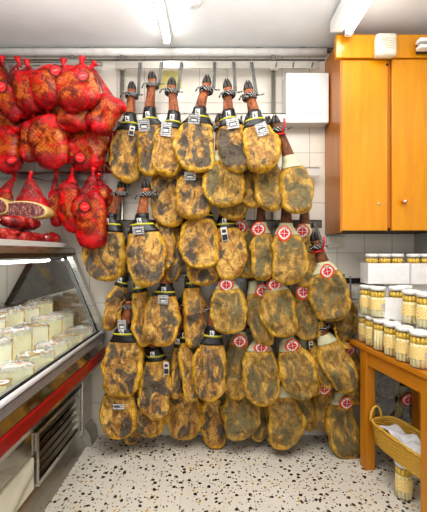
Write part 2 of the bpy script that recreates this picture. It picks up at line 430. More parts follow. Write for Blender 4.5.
# ceiling lamps
def batten(name, x, y0, y1, zb, label, sub=None):
    r = empty(name, (x, (y0+y1)/2, H), label, 'lamp')
    L = (y1-y0)/2; h = H-zb
    MB().box(-.028, .028, -L, L, -h+.035, 0, .006).build('lamp_body', M['white'], r)
    MB().tube([(0, -L+.03, -h+.02), (0, L-.03, -h+.02)], .019, 12).build('tube', M['tube'], r, True)
    for s in (-1, 1):
        y = s*(L-.018)
        MB().box(-.022, .022, y-.016, y+.016, -h, -h+.05, .005).build('end_cap', M['white'], r)
    return r
batten('fluorescent_lamp', -.318, 1.0, 2.33, 2.735, 'narrow fluorescent lamp on the ceiling running towards the top row of hams')
rl = batten('fluorescent_lamp', .835, .85, 2.13, 2.672, 'wide fluorescent lamp on the ceiling ending in front of the orange cabinet')
MB().box(-.11, -.035, -.64, .64, -.10, -.03, .006).build('reflector', M['white'], rl)
MB().box(-.019, .019, -.60, .60, -.122, -.085, .012).build('diffuser', M['tube'], rl)
MB().box(-.036, -.026, -.64, .64, -.075, -.005).build('gap_strip', M['print_dark'], rl)
# round ceiling disc
c = U(191, 5, 1.99); r = empty('smoke_detector', (c.x, c.y, H), 'white round disc fixed to the ceiling beside the narrow lamp', 'smoke detector')
MB().lathe([(.062, 0), (.062, -.012), (.05, -.02), (.0005, -.022)], n=28).build('housing', M['white'], r, True)
MB().lathe([(.024, -.02), (.024, -.03), (.0005, -.032)], n=18).build('sensor_cap', M['white'], r, True)
# second lamp, top right corner
r = empty('ribbed_vent_box', (1.35, 2.157, 2.615), 'white ribbed box high on the cabinet header at the right edge', 'vent')
MB().box(-.075, .095, -.03, 0, -.035, .04, .004).build('vent_body', M['print_dark'], r)
for k in range(2):
    MB().box(-.092, .098, -.075, -.025, -.034+.040*k, -.010+.040*k, .008).build('vent_rib', M['white'], r)

# ------------------------------------------------------------------ orange cabinet
cr = empty('wall_cabinet', (0, 0, 0), 'orange varnished wooden wall cabinet hanging at the top right', 'cabinet')
YB = D-.002
cx0, cx1, cf = .806, 1.452, 2.18
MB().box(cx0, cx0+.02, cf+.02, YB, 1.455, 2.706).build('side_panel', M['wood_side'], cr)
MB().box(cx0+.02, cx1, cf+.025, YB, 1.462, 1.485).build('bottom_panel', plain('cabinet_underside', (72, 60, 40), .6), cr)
MB().box(cx0+.02, cx1, cf+.02, YB, 2.68, 2.706).build('top_panel', M['wood_side'], cr)
MB().box(cx0+.02, cx1, YB-.01, YB, 1.485, 2.68).build('back_panel', M['wood_side'], cr)
MB().box(.774, cx1, cf-.022, cf+.018, 2.562, 2.708, .003).build('header_board', M['wood_door'], cr)
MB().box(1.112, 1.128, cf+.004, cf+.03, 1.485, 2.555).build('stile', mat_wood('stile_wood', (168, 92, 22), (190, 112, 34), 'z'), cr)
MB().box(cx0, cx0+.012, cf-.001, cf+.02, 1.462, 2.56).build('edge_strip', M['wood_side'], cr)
d1 = MB().box(cx0+.013, 1.108, cf-.004, cf+.016, 1.468, 2.556, .003).build('door', M['wood_door'], cr)
k = U(379, 204, cf-.005)
MB().lathe([(.008, 0), (.008, .004), (.003, .006)], n=14).xf(Matrix.Translation(k) @ Matrix.Rotation(PI/2, 4, 'X')).build('keyhole', M['steel'], d1, True)
d2 = MB().box(1.132, cx1, cf-.012, cf+.016, 1.468, 2.556, .003).build('door', M['wood_door'], cr)
k = U(402, 202, cf-.012)
kb = MB().lathe([(.007, 0), (.007, .012), (.016, .02), (.018, .028), (.014, .036), (.0005, .038)], n=18).xf(Matrix.Translation(k) @ Matrix.Rotation(PI/2, 4, 'X')).build('knob', M['wood_knob'], d2, True)
MB().lathe([(.009, .036), (.008, .0395), (.0005, .041)], n=14).xf(Matrix.Translation(k) @ Matrix.Rotation(PI/2, 4, 'X')).build('knob_cap', M['white'], kb, True)
MB().box(1.098, 1.112, cf-.008, cf-.004, 2.52, 2.532).build('door_catch', M['black'], cr)
# siren box
c = U(385, 46, 2.13); r = empty('alarm_box', (c.x, cf-.0225, c.z), 'cream plastic alarm box mounted on the cabinet header', 'alarm')
MB().box(-.064, .064, -.058, 0, -.072, .068, .02).build('housing', M['offwhite'], r, True)
mb = MB()
for k in range(5):
    a = .040-.005*k
    mb.tube([(.012+a*math.cos(t), -.0585, .012-.012*k+a*.45*math.sin(t)) for t in np.linspace(.1, PI-.1, 10)], .0018, 5)
mb.build('sound_grille', plain('grille_cream', (176, 166, 146), .5), r)
# big white box on the wall
r = empty('electrical_box', (0, 0, 0), 'large white metal electrical box on the back wall beside the orange cabinet', 'electrical box')
a = U(286, 73, 2.37); b = U(328, 123, 2.37)
MB().box(a.x, .797, 2.40, D-.001, b.z+.005, a.z-.005).build('back_tray', M['white'], r)
cv = MB().box(a.x, .797, 2.365, 2.402, b.z, a.z, .006).build('cover', M['white'], r)
mb = MB()
for k in range(9):
    x = a.x+.04+k*.024; mb.box(x, x+.009, 2.3635, 2.366, b.z+.06, b.z+.066)
mb.build('vent_slots', plain('slot_grey', (150, 150, 150), .6), cv)
# small white junction box and socket under cabinet
a = U(327, 235.5, D-.03); b = U(345, 248, D-.03)
r = empty('junction_box', ((a.x+b.x)/2, D-.001, (a.z+b.z)/2), 'small white junction box on the tiles directly under the cabinet', 'junction box')
MB().box(-.064, .064, -.04, 0, -.044, .044, .006).build('base_box', M['white'], r)
MB().box(-.058, .058, -.045, -.04, -.038, .038, .003).build('cover_plate', M['offwhite'], r)
a = U(352, 293, D)
r = empty('wall_socket', (a.x, D-.001, a.z), 'white wall socket behind the ham and the asparagus jars', 'socket')
MB().box(-.04, .04, -.012, 0, -.04, .04, .004).build('socket_plate', M['white'], r)
MB().lathe([(.02, 0), (.02, .004), (.015, .0045)], n=16).xf(Matrix.Translation((0, -.011, 0)) @ Matrix.Rotation(PI/2, 4, 'X')).build('socket_insert', M['offwhite'], r, True)
# yellow paper on the wall
a = U(159, 71, D); b = U(182, 89, D)
tag(MB().box(a.x, b.x, D-.004, D-.0005, b.z, a.z).build('paper_notice', M['paper_yellow']), 'pale yellow paper notice on the wall behind the top row of hams', 'notice')
# red sign with cream panel behind nets
a = U(96, 131, D-.01); b = U(117, 173, D-.01)
r = empty('wall_sign', (a.x, D-.001, b.z), 'red sign with cream panel and white letters behind the red nets', 'sign')
w = b.x-a.x; h = a.z-b.z
MB().box(0, w, -.01, 0, 0, h).build('sign_board', M['sign_red'], r)
MB().box(.03, w*.62, -.012, -.01, h*.29, h*.86).build('cream_panel', M['sign_cream'], r)
MB().box(.012, w-.012, -.0115, -.01, h*.265, h*.285).build('border_line', M['sign_cream'], r)
MB().box(w*.78, w*.81, -.0115, -.01, h*.29, h*.95).build('border_line', M['sign_cream'], r)
cu = bpy.data.curves.new('sign_text', 'FONT'); cu.body = 'INI'; cu.size = .088; cu.extrude = .0012; cu.align_x = 'CENTER'
tmp = bpy.data.objects.new('sign_text_curve', cu); COL.objects.link(tmp)
dg = bpy.context.evaluated_depsgraph_get(); me = bpy.data.meshes.new_from_object(tmp.evaluated_get(dg)); bpy.data.objects.remove(tmp)
me.materials.clear(); me.materials.append(M['sign_cream'])
o = bpy.data.objects.new('sign_text', me); COL.objects.link(o); o.parent = r; o.location = (w*.55, -.0112, .012); o.rotation_euler = (PI/2, 0, 0)

# ------------------------------------------------------------------ racks
YR = 2.385      # front of the rails
def rail(mb, p0, p1, py, h=8.2):
    a = U(p0, py-h/2, YR); b = U(p1, py+h/2, YR)
    mb.box(a.x, b.x, YR, YR+.006, b.z, a.z); mb.box(a.x, b.x, YR, YR+.03, a.z-.006, a.z)
RAILZ = {}
rk = empty('ham_rack', (0, 0, 0), 'steel wall rack of posts and flat rails carrying the cured hams', 'rack')
for nm, p0, p1, py in (('A', 115, 320, 64), ('B', 113, 320, 117.5), ('C', 118, 320, 171.5), ('D', 118, 322, 224), ('E', 118, 322, 277), ('F', 118, 330, 331)):
    mb = MB(); rail(mb, p0, p1, py); mb.build('rail', M['steel_dull'] if nm in 'ABC' else M['steel_dark'], rk); RAILZ[nm] = U(0, py, YR).z  # lower rails darkened, standing in for shade in the gaps between hams
for px in (122, 273.5):
    a = U(px, 55, YR+.045)
    MB().tube([(a.x, YR+.047, 0), (a.x, YR+.047, 2.73)], .0155, 10).build('post', M['steel_dull'], rk, True)
    for nm in RAILZ:
        MB().box(a.x-.03, a.x+.03, YR+.007, YR+.033, RAILZ[nm]+.012-.045, RAILZ[nm]+.022, .003).build('bracket', M['steel'], rk)
mb = MB()
for k in range(5):
    x = U(290, 0, YR).x; 
for px in (276, 293, 312):
    a = U(px, 64, YR-.004); mb.tube([(a.x, YR+.001, a.z-.02), (a.x, YR-.01, a.z-.012), (a.x+.006, YR-.012, a.z+.01)], .004, 6)
mb.build('spare_hook', M['steel_dark'], rk)
lk = empty('net_rack', (0, 0, 0), 'steel wall rails at the upper left carrying the red netted meat', 'rack')
for p0, p1, py in ((-60, 102, 66), (-60, 105, 121), (-60, 105, 176)):
    mb = MB(); rail(mb, p0, p1, py); mb.build('rail', M['steel'], lk)
for px in (-40, 72):
    a = U(px, 55, YR+.045); MB().tube([(a.x, YR+.047, U(0, 182, YR).z), (a.x, YR+.047, 2.73)], .0155, 10).build('post', M['steel_dull'], lk, True)
    b = U(px, 66, YR); MB().box(b.x-.05, b.x+.05, YR-.004, YR+.035, b.z-.01, b.z+.045, .003).build('bracket', M['steel'], lk)
# under-table rail for the last hams
tr = empty('low_rail', (0, 0, 0), 'short steel rail on the wall behind the table holding grey hams', 'rack')
a = U(362, 352, YR); MB().box(a.x-.04, 1.44, YR, YR+.006, a.z-.02, a.z+.03).build('rail', M['steel_dull'], tr)
MB().box(1.2, 1.24, YR+.006, D-.001, a.z-.02, a.z+.02).build('bracket', M['steel'], tr)
RAILZ['G'] = a.z

# ------------------------------------------------------------------ depth stacking helper
CELL = 2.0
GW, GH = 260, 270
front = np.full((GW, GH), YR-.006)
def cells(P):       # P: world points -> grid index and depth
    px = CX + P[:, 0]/P[:, 1]*F; py = CY - (P[:, 2]-CZ)/P[:, 1]*F
    i = np.clip(((px+50)/CELL).astype(int), 0, GW-1); j = np.clip(((py+10)/CELL).astype(int), 0, GH-1)
    return i, j, P[:, 1]
def clearance(P):   # how far the cloud may move back before it touches what is already there
    i, j, d = cells(P)
    return float(np.min(front[i, j] - d))
def commit(P):
    i, j, d = cells(P); np.minimum.at(front, (i, j), d)

# ------------------------------------------------------------------ hams
PROF = [(0, .45), (.07, .56), (.16, .74), (.28, .90), (.42, .985), (.56, 1.0), (.70, .96), (.82, .86), (.90, .72), (.955, .52), (.985, .33), (1, .05)]
def prof(t):
    for (a, u), (b, w) in zip(PROF, PROF[1:]):
        if t <= b:
            k = (t-a)/(b-a); k = k*k*(3-2*k)*.35 + k*.65
            return u+(w-u)*k
    return .05
def sst(a, b, x):
    k = min(1, max(0, (x-a)/(b-a))); return k*k*(3-2*k)
NS = 44
def ham_rings(Lb, W, T, Ls, hoofdx, seed, side):
    """rings of (z, xc, half width, half thick front, half thick back, t)"""
    rs = []; neck = max(.027, min(.042, W*.20)); asym = (random.Random(seed).random()-.5)*.5
    for k in range(12):
        u = k/12; z = Ls*(1-u)
        r = neck*(.62+.38*u**1.6) * (1.16 if k == 0 else 1)
        xc = hoofdx*(1-u)**1.5
        rs.append((z, xc, r, r*.95, r*.95, -1+u))
    n = 36
    for k in range(n+1):
        t = 1-(1-k/n)**1.25 if k > n*.5 else k/n
        t = k/n
        t = t if t < .7 else .7+.3*math.sin((t-.7)/.3*PI/2)
        p = prof(t); hw = max(neck*(1-t)*.95 if t < .2 else 0, p*W/2)
        pk = sst(0, .45, t)
        tf = neck*(1-pk) + T*.62*pk; tb = neck*(1-pk) + T*.46*pk
        endf = math.sqrt(max(0.0, 1-max(0, (t-.72)/.28)**2.4))
        tf *= max(.05, endf); tb *= max(.05, endf)
        rs.append((-Lb*t, asym*W*math.sin(PI*t)*.5, hw, tf, tb, t))
    return rs
def ham_mesh(Lb, W, T, Ls, hoofdx, seed, side, pitch):
    rs = ham_rings(Lb, W, T, Ls, hoofdx, seed, side)
    V = []; Z = []; sp = math.sin(pitch)
    off = Vector((seed*3.17, seed*1.31, seed*.77))
    for z, xc, hw, tf, tb, t in rs:
        for k in range(NS):
            w = 2*PI*k/NS; cx, sy = math.cos(w), math.sin(w)
            ex = .82 if t > .1 else 1
            x = hw*math.copysign(abs(cx)**ex, cx)
            fr = sy < 0
            y = (tf if fr else tb)*math.copysign(abs(sy)**(.86 if fr and t > .1 else .9), sy)
            xr = x/max(hw, 1e-4)
            if fr and t > 0:      # slightly hollow cut face inside a raised rim
                y += tf*.22*sst(.05, .45, t)*(1-sst(.55, .95, abs(xr - side*.35)))*(1-sst(.78, .95, t))
            P = Vector((x+xc, y, z))
            nz = noise.noise(P*12+off)*.016 + noise.noise(P*27+off)*.009 + noise.noise(P*60+off)*.003
            g = sst(-.2, .3, t)*max(0, 1-sst(.9, 1.0, t)*.6)
            rad = Vector((cx*.9, sy, 0)); P = P + rad*nz*g*min(1, hw/.06)
            if fr: P.y -= (noise.noise(P*6.5+off*1.7)*.030 + max(0, noise.noise(P*15+off*.6))*.022)*sst(.1, .4, t)*(1-sst(.85, 1, t))*(-sy)
            wl = (noise.noise(Vector((seed*5.1, z*8, 0)))*.020)*g
            P.x += wl
            if z < 0: P.y += z*sp if z < 0 else 0
            V.append(P)
            face = 0
            if fr and t > 0:
                fx = abs(xr - side*.42)
                face = (1-sst(.62, .98, fx)) * sst(.08, .24, t) * (1-sst(.84, .98, t)) * sst(0, .45, -sy)
            Z.append((face, 1-sst(-.08, .2, t), 0))
    n = len(rs)
    Fc = [(i*NS+k, i*NS+(k+1) % NS, (i+1)*NS+(k+1) % NS, (i+1)*NS+k) for i in range(n-1) for k in range(NS)]
    Fc += [tuple(range(NS))[::-1], tuple(range((n-1)*NS, n*NS))]
    return V, Fc, Z, rs
def sleeve(V, r0, r1, grow):
    """a band that follows the ham rings r0..r1, standing off by grow"""
    mb = MB(); vs = []
    rows = list(range(r0, r1+1))
    for r in rows:
        ring = [V[r*NS+k] for k in range(NS)]
        c = sum(ring, Vector())/NS
        for k in range(0, NS, 2):
            d = ring[k]-c; d.z = 0
            vs.append(ring[k] + d.normalized()*grow)
    n = NS//2; m_ = len(rows)
    # inner copy so the band has thickness
    vi = []
    for r in rows:
        ring = [V[r*NS+k] for k in range(NS)]; c = sum(ring, Vector())/NS
        for k in range(0, NS, 2):
            d = ring[k]-c; d.z = 0; vi.append(ring[k] + d.normalized()*grow*.35)
    fs = [(i*n+k, i*n+(k+1) % n, (i+1)*n+(k+1) % n, (i+1)*n+k) for i in range(m_-1) for k in range(n)]
    B = len(vs)
    fs += [tuple(x+B for x in f)[::-1] for f in fs[:]]
    fs += [(k, (k+1) % n, B+(k+1) % n, B+k) for k in range(n)]
    e = (m_-1)*n
    fs += [(e+k, e+(k+1) % n, B+e+(k+1) % n, B+e+k) for k in range(n)]
    mb.add(vs+vi, fs); return mb
def front_y(A, x, z, r=.025):
    q = (np.abs(A[:, 0]-x) < r) & (np.abs(A[:, 2]-z) < r)
    return float(A[q, 1].min()) if q.any() else float(A[np.argmin((A[:, 0]-x)**2+(A[:, 2]-z)**2), 1])
def plate(A, x, z, w, h, off=.006, th=.002, rot=0):
    """a flat card lying on the ham's front, centred on x,z; returns its matrix"""
    yt = min(front_y(A, x, z+h*.4, .02), front_y(A, x-w*.4, z+h*.4, .02), front_y(A, x+w*.4, z+h*.4, .02))
    yb = min(front_y(A, x, z-h*.4, .02), front_y(A, x-w*.4, z-h*.4, .02), front_y(A, x+w*.4, z-h*.4, .02))
    ang = math.atan2(yb-yt, .8*h)      # bottom further to the front when negative
    ym = (yt+yb)/2
    ymid = front_y(A, x, z, max(w, h)*.5)
    # plane through (z, ym); make sure it clears the middle
    ym = min(ym, ymid + .0)
    return Matrix.Translation((x, ym-off, z)) @ Matrix.Rotation(-ang, 4, 'X') @ Matrix.Rotation(rot, 4, 'Y')
def oval(rx, rz, y0, y1, n=28, k=1.0):
    mb = MB(); pts = []
    for i in range(n):
        a = 2*PI*i/n; s = 1+.05*math.cos(4*a)
        pts.append((rx*k*math.cos(a)*s, rz*k*math.sin(a)*s))
    mb.prism(pts, y0, y1, 'y'); return mb

ROWRAIL = {1: 'A', 2: 'B', 3: 'C', 4: 'D', 5: 'E', 6: 'F', 7: 'G'}
HAMS = [
# row, off, band, tip, width, type, side, hoof, card(px,w,h,rot) , label
(1, 0, (130,122), (127,183), 31, 'A', .1, (132,86), (134,134,5,9,.2), 'leftmost ham of the top row, dark black band and yellow-brown body'),
(1, 1, (150,118), (153,179), 30, 'A', .25, (152,76), (147,131,11,11,.06), 'top-row ham second from the left, white price card hanging under its black band'),
(1, 2, (174,121), (168,178), 31, 'A', .0, (172,82), (168,134,10,13,.05), 'top-row ham third from the left, slanting left with a white card and pale hoof'),
(1, 3, (199,116), (196,174), 39, 'A', .0, (207,80), (195,125,11,9,.1), 'widest ham of the top row, tawny broad face and rope knotted at its ankle'),
(1, 2, (229,118), (239,174), 31, 'A', -.2, (227,84), (232,128,12,10,-.05), 'top-row ham slanting right, card below black band, just right of the widest top ham'),
(1, 4, (255,119), (263,174), 34, 'A', -.1, (248,86), (260,134,11,12,-.25), 'top-row ham with a tilted white card and dark hoof, left of the steel post'),
(2, 6, (290,163), (302,214), 32, 'B', .1, (275,120), None, 'olive ham with red ribbon and white collar below the white electrical box'),
(2, 1, (166,168), (174,228), 33, 'A', -.1, None, None, 'yellow ham left of the second-row ham that has a card at its neck'),
(2, 2, (194,170), (193,220), 37, 'A', 0, None, (191,179,11,8,0), 'tawny round ham in the second row with a small white card at its neck'),
(2, 5, (221,157), (226,208), 41, 'B', 0, None, None, 'big round grey-green ham in the middle of the second row'),
(2, 1, (249,158), (253,209), 27, 'B', -.1, None, None, 'narrow olive ham squeezed right of the big round grey-green ham'),
(2, 3, (268,160), (272,212), 31, 'B', .1, None, None, 'olive ham in the second row left of the ham with the red ribbon'),
(2, 0, (235,172), (234,221), 31, 'B', 0, None, None, 'small grey ham end peeking out below the big round grey-green ham'),
(3, 7, (110,222), (105,282), 41, 'A', -.1, (122,184), (97,231,6,14,.45), 'broad ham left in the third row beside the red net, dark card turned sideways'),
(3, 8, (142,222), (145,287), 39, 'A', 0, (146,184), (141,231,11,8,0), 'broad ham with big slate patches and white card, right of the leftmost broad ham'),
(3, 1, (166,212), (166,269), 20, 'A', .5, None, None, 'slim ham seen edge-on right of the broad ham with slate patches'),
(3, 0, (181,222), (172,281), 17, 'A', .5, None, None, 'thin curved yellow ham edge left of the round tan ham in the middle row'),
(3, 6, (203,213), (201,269), 38, 'A', 0, None, None, 'large round tan ham in the middle of the whole wall, scratched on top'),
(3, 0, (203,238), (203,286), 33, 'A', 0, None, None, 'dark ham end showing just below the large round tan ham'),
(3, 5, (225,222), (229,280), 33, 'A', .25, None, (224,235,6,14,-.1), 'brown-orange ham with an upright card right of the large round tan ham'),
(3, 2, (241,226), (247,278), 27, 'B', .2, None, (239,226), 'olive ham with red cross label hidden partly by the brown-orange ham'),
(3, 3, (261,228), (262,281), 27, 'B', .2, None, (257,228), 'slender brown labelled ham directly left of the wide olive ham in the third row'),
(3, 7, (286,229), (287,285), 36, 'B', 0, None, (282,232), 'wide olive ham facing front with a large red cross label in the third row'),
(3, 1, (304,230), (305,288), 28, 'B', -.3, None, (300,230), 'ham behind the wide olive ham of the third row, only its right side showing'),
(3, 6, (324,266), (339,322), 40, 'B', -.05, (314,236), (324,269), 'rightmost wide yellow ham hanging above the table with a red cross label'),
(4, 3, (122,280), (107,332), 18, 'A', .5, None, None, 'long thin ham edge hanging slanted beside the counter glass'),
(4, 1, (140,285), (145,346), 22, 'A', .5, None, None, 'narrow greenish ham left of the ham with a grey card in the fourth row'),
(4, 4, (166,289), (163,346), 35, 'A', 0, None, (165,298,10,9,.03), 'wide yellow ham in the fourth row with a grey card on its upper body'),
(4, 3, (193,280), (195,347), 22, 'A', .5, None, None, 'narrow yellow-green ham edge right of the fourth-row ham with the grey card'),
(4, 6, (227,283), (229,334), 36, 'B', 0, None, (226,282), 'round grey-brown ham in the fourth row right of the narrow yellow-green edge'),
(4, 2, (254,286), (268,345), 24, 'B', -.2, None, (261,288), 'slim leaning ham in the fourth row left of the elongated mould-grey ham'),
(4, 5, (276,284), (286,337), 35, 'B', -.1, None, (273,282), 'elongated mould-grey ham in the centre of the fourth row with clean round end'),
(4, 2, (303,286), (310,342), 30, 'B', -.1, None, (301,289), 'brown ham right of the elongated mould-grey ham, half behind it'),
(4, 1, (338,292), (345,343), 31, 'B', 0, None, None, 'brown ham end hanging below the rightmost wide yellow ham'),
(5, 6, (125,330), (123,396), 40, 'A', 0, (130,296), (124,324,8,12,.02), 'big ham with black mould blotches hanging low beside the counter corner'),
(5, 4, (155,352), (158,418), 31, 'A', .2, None, (168,364,5,15,.1), 'ham with dangling black label right of the big ham with black mould blotches'),
(5, 1, (179,340), (176,398), 14, 'A', .5, None, None, 'thinnest dark ham edge in the fifth row beside two other edge-on hams'),
(5, 3, (186,334), (192,400), 20, 'A', .5, None, None, 'edge-on orange ham in the fifth row right of the thinnest dark edge'),
(5, 5, (213,332), (210,400), 32, 'A', 0, (214,298), None, 'yellow ham with brown bare shank in the centre of the fifth row'),
(5, 2, (240,336), (236,398), 30, 'B', 0, None, (239,337), 'pale grey-green ham with a red cross label in the middle of the fifth row'),
(5, 5, (260,343), (263,405), 37, 'B', 0, None, (260,343), 'broad blue-grey ham with red cross label in the lower centre of the wall'),
(5, 5, (288,342), (304,399), 35, 'B', -.1, None, (290,341), 'olive ham leaning right in the fifth row, label at its upper left'),
(5, 1, (303,342), (314,395), 19, 'B', -.3, None, None, 'narrow ham edge behind the olive ham leaning right'),
(5, 2, (312,341), (329,388), 18, 'B', .5, None, (309,343,4,8,.1), 'thin slanted ham edge left of the ham beside the table leg'),
(5, 5, (324,336), (349,391), 29, 'B', -.1, None, None, 'yellow ham leaning right towards the table leg in the fifth row'),
(5, 0, (347,344), (352,402), 21, 'B', 0, None, (345,346), 'dark ham in shadow behind the leaning yellow ham at the table leg'),
(6, 6, (122,384), (118,438), 35, 'A', 0, None, (123,400,11,5,0), 'lowest ham at the far left with a small white sticker on its dark face'),
(6, 0, (133,398), (131,447), 18, 'A', .3, None, None, 'narrow ham almost touching the floor behind the lowest left ham'),
(6, 3, (150,382), (151,436), 34, 'A', -.1, None, None, 'dark yellow ham at the bottom behind the ham with the dangling black label'),
(6, 5, (181,384), (186,442), 36, 'A', 0, None, None, 'orange-rimmed ham with pointed end at the bottom left of centre'),
(6, 2, (212,392), (217,451), 26, 'A', .3, None, None, 'folded narrow ham at the bottom, its tip just above the floor'),
(6, 5, (235,386), (239,439), 36, 'B', 0, None, None, 'wide olive ham in the bottom row left of the ham with a dark eye spot'),
(6, 1, (258,392), (259,444), 19, 'B', 0, None, None, 'shadowed ham gap-filler between the two wide bottom-row hams'),
(6, 5, (282,388), (281,450), 35, 'B', 0, None, None, 'wide bottom-row ham with a dark eye spot near its rounded tip'),
(6, 2, (302,384), (309,431), 17, 'B', .4, None, None, 'slim ham edge at the bottom right of the ham with a dark eye spot'),
(6, 1, (321,384), (323,433), 24, 'B', 0, None, (322,384), 'shadowed brown ham at the bottom left of the lowest ham by the table'),
(6, 6, (341,396), (346,457), 31, 'B', .1, None, (343,397), 'lowest ham at the right beside the table leg with a bright red cross label'),
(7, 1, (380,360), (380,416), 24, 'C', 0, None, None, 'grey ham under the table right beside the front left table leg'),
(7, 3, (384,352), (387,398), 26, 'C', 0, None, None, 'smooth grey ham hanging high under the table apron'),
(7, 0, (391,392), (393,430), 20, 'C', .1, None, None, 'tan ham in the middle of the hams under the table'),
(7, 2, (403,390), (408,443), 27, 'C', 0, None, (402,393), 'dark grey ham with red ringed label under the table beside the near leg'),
]
order = sorted(range(len(HAMS)), key=lambda i: (7-HAMS[i][0] if HAMS[i][0] < 7 else 0)*10 + HAMS[i][1])
PITCH = [math.radians(a) for a in (4, 8, 12, 16, 20, 24)]
FRONT_SEL = np.array([r*NS+k for r in range(17, 44) for k in range(NS) if math.sin(2*PI*k/NS) < -.35])
solved = {}
def to_world(V, loc, lean):
    A = np.array([tuple(v) for v in V]); c, s = math.cos(lean), math.sin(lean)
    P = np.empty_like(A)
    P[:, 0] = A[:, 0]*c + A[:, 2]*s + loc[0]; P[:, 1] = A[:, 1] + loc[1]; P[:, 2] = -A[:, 0]*s + A[:, 2]*c + loc[2]
    return P
for i in order:
    row, off, b, tp, w, typ, side, hoof, card, label = HAMS[i]
    best = None
    for pt in PITCH:
        Y = 2.30
        for it in range(3):
            B = U(b[0], b[1], Y); Tt = U(tp[0], tp[1], Y-.06)
            dx, dz = Tt.x-B.x, B.z-Tt.z
            Lb = math.hypot(dx, dz); lean = -math.atan2(dx, dz)
            W = w*1.05/F*(Y-.03)
            T = .10 if w > 24 else min(.092, max(.07, W*.75))
            if hoof:
                Hh = U(hoof[0], hoof[1], Y); d = Hh-B; c, s = math.cos(lean), math.sin(lean)
                hx = d.x*c - d.z*s; hz = d.x*s + d.z*c
                Ls, hdx = hz-.03, hx
            else:
                Ls = (14 if i in (33, 34, 44, 45) else 34)/F*Y; hdx = -math.tan(lean)*Ls*.6
            V, Fc, Z, rs = ham_mesh(Lb, W, T, Ls, hdx, i+1, side, pt)
            P = to_world(V, B, lean)
            ci, cj, cd = cells(P)
            gap = (front[ci, cj] - cd)[FRONT_SEL]
            gsh = (front[ci, cj] - cd)[:12*NS]
            Y = min(Y + min(np.percentile(gap, 12) - .055, np.percentile(gsh, 8) + .016), 2.345)
        B = U(b[0], b[1], Y)
        P = to_world(V, B, lean)
        score = P[FRONT_SEL, 1].mean() - .10*abs(pt-.20)
        if best is None or score > best[0]: best = (score, pt, Y, lean, Lb, W, T, Ls, hdx, V, Fc, Z, rs)
    _, pt, Y, lean, Lb, W, T, Ls, hdx, V, Fc, Z, rs = best
    B = U(b[0], b[1], Y)
    P = to_world(V, B, lean); ci, cj, cd = cells(P)      # the soft back of the meat gives way to what it leans on
    lim = np.minimum(cd, front[ci, cj] - .003)
    for q in range(len(V)): V[q].y = lim[q] - B.y
    commit(to_world(V, B, lean))
    solved[i] = (Y, lean, pt)
    A = np.array([tuple(v) for v in V])
    root = empty('cured_ham', B, label, 'ham', None, (0, lean, 0))
    root['group'] = 'cured hams hanging on the wall rack' if row < 7 else 'grey hams under the table'
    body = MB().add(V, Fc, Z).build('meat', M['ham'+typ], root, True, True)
    # hoof: two toes above the ankle
    zt = rs[0][0]; xh = rs[0][1]; r0 = rs[0][2]
    hm = MB()
    for s_ in (-1, 1):
        x = xh + s_*r0*.36
        hm.tube([(x, 0, zt-.004), (x+s_*.002, -.004, zt+.014), (x-s_*.001, -.009, zt+.036), (x-s_*.005, -.010, zt+.060)], [r0*.62, r0*.60, r0*.44, r0*.08], 9)
    hm.build('hoof', M['hoof'], root, True)
    # rope round the ankle and up to the rail
    inv = (Matrix.Translation(B) @ Matrix.Rotation(lean, 4, 'Y')).inverted()
    hz_ = (Matrix.Translation(B) @ Matrix.Rotation(lean, 4, 'Y') @ Vector((xh, 0, zt))).z
    rz = min([z for z in RAILZ.values() if z > hz_-.01] or [RAILZ['A']]) if row < 7 else RAILZ['G']
    za = zt-.03
    ra = r0*1.1
    rp = MB()
    for k in range(3 if hoof else 2):
        rp.ring((xh*.96, 0, za-.009*k), ra+.006+.0015*(k % 2), .0055, n=16, sx=1, sy=1)
    wa = Vector((B.x + (xh+ra+.006)*math.cos(lean)+za*math.sin(lean), 0, B.z-(xh+ra)*math.sin(lean)+za*math.cos(lean)))
    hookx = wa.x + (.012 if not hoof else .006)
    top = Vector((hookx, YR-.010, max(rz+.005, wa.z+.05)))
    pts = [inv @ Vector((wa.x, B.y, wa.z)).lerp(top, u) for u in np.linspace(0, 1, 7)]
    rp.tube(pts, .0065, 7)
    if hoof:
        pts2 = [p + Vector((.011, .0, 0)) for p in pts]; rp.tube(pts2, .0055, 7)
        rp.tube([(xh-ra*.6, -ra-.004, za), (xh-ra-.02, -ra-.012, za-.014), (xh-ra-.035, -ra-.006, za-.035)], .005, 6)
        rp.tube([(xh+ra*.7, -ra*.8, za-.01), (xh+ra+.03, -ra-.004, za-.018), (xh+ra+.05, -ra, za-.014)], .004, 6)
    rp.build('rope', M['rope'], root, True)
    if row == 1:
        hk = inv @ top
        MB().tube([hk + Vector((.004, 0, -.012)), hk + Vector((.004, -.006, .0)), hk + Vector((.004, 0, .022)), hk + Vector((.004, .016, .03))], .003, 6).build('hook', M['steel'], root, True)
    # band or collar
    ib = 12
    if typ == 'A':
        bd = sleeve(V, ib-(3 if hoof else 2), ib+(6 if hoof else 4), .0055).build('label_band', M['band_black'], root, True)
        sleeve(V, ib+1, ib+2, .0065).build('yellow_line', M['band_yellow'], bd, True)
        mt = plate(A, rs[ib][1]-.006, rs[ib][0]+.002, .03, .034, .009)
        MB().box(-.014, .014, -.001, .001, -.017, .019).xf(mt).build('badge', M['label_white'], bd)
        MB().box(-.008, -.002, -.002, -.0008, -.008, .012).box(-.008, .008, -.002, -.0008, -.008, -.002).xf(mt).build('badge_print', M['print_dark'], bd)
    elif typ in 'BC' and (card is None or len(card) == 2):
        if typ == 'B' or card: bd = sleeve(V, ib-2, ib+4, .004).build('paper_collar', M['collar'], root, True)
    px2m = Y/F
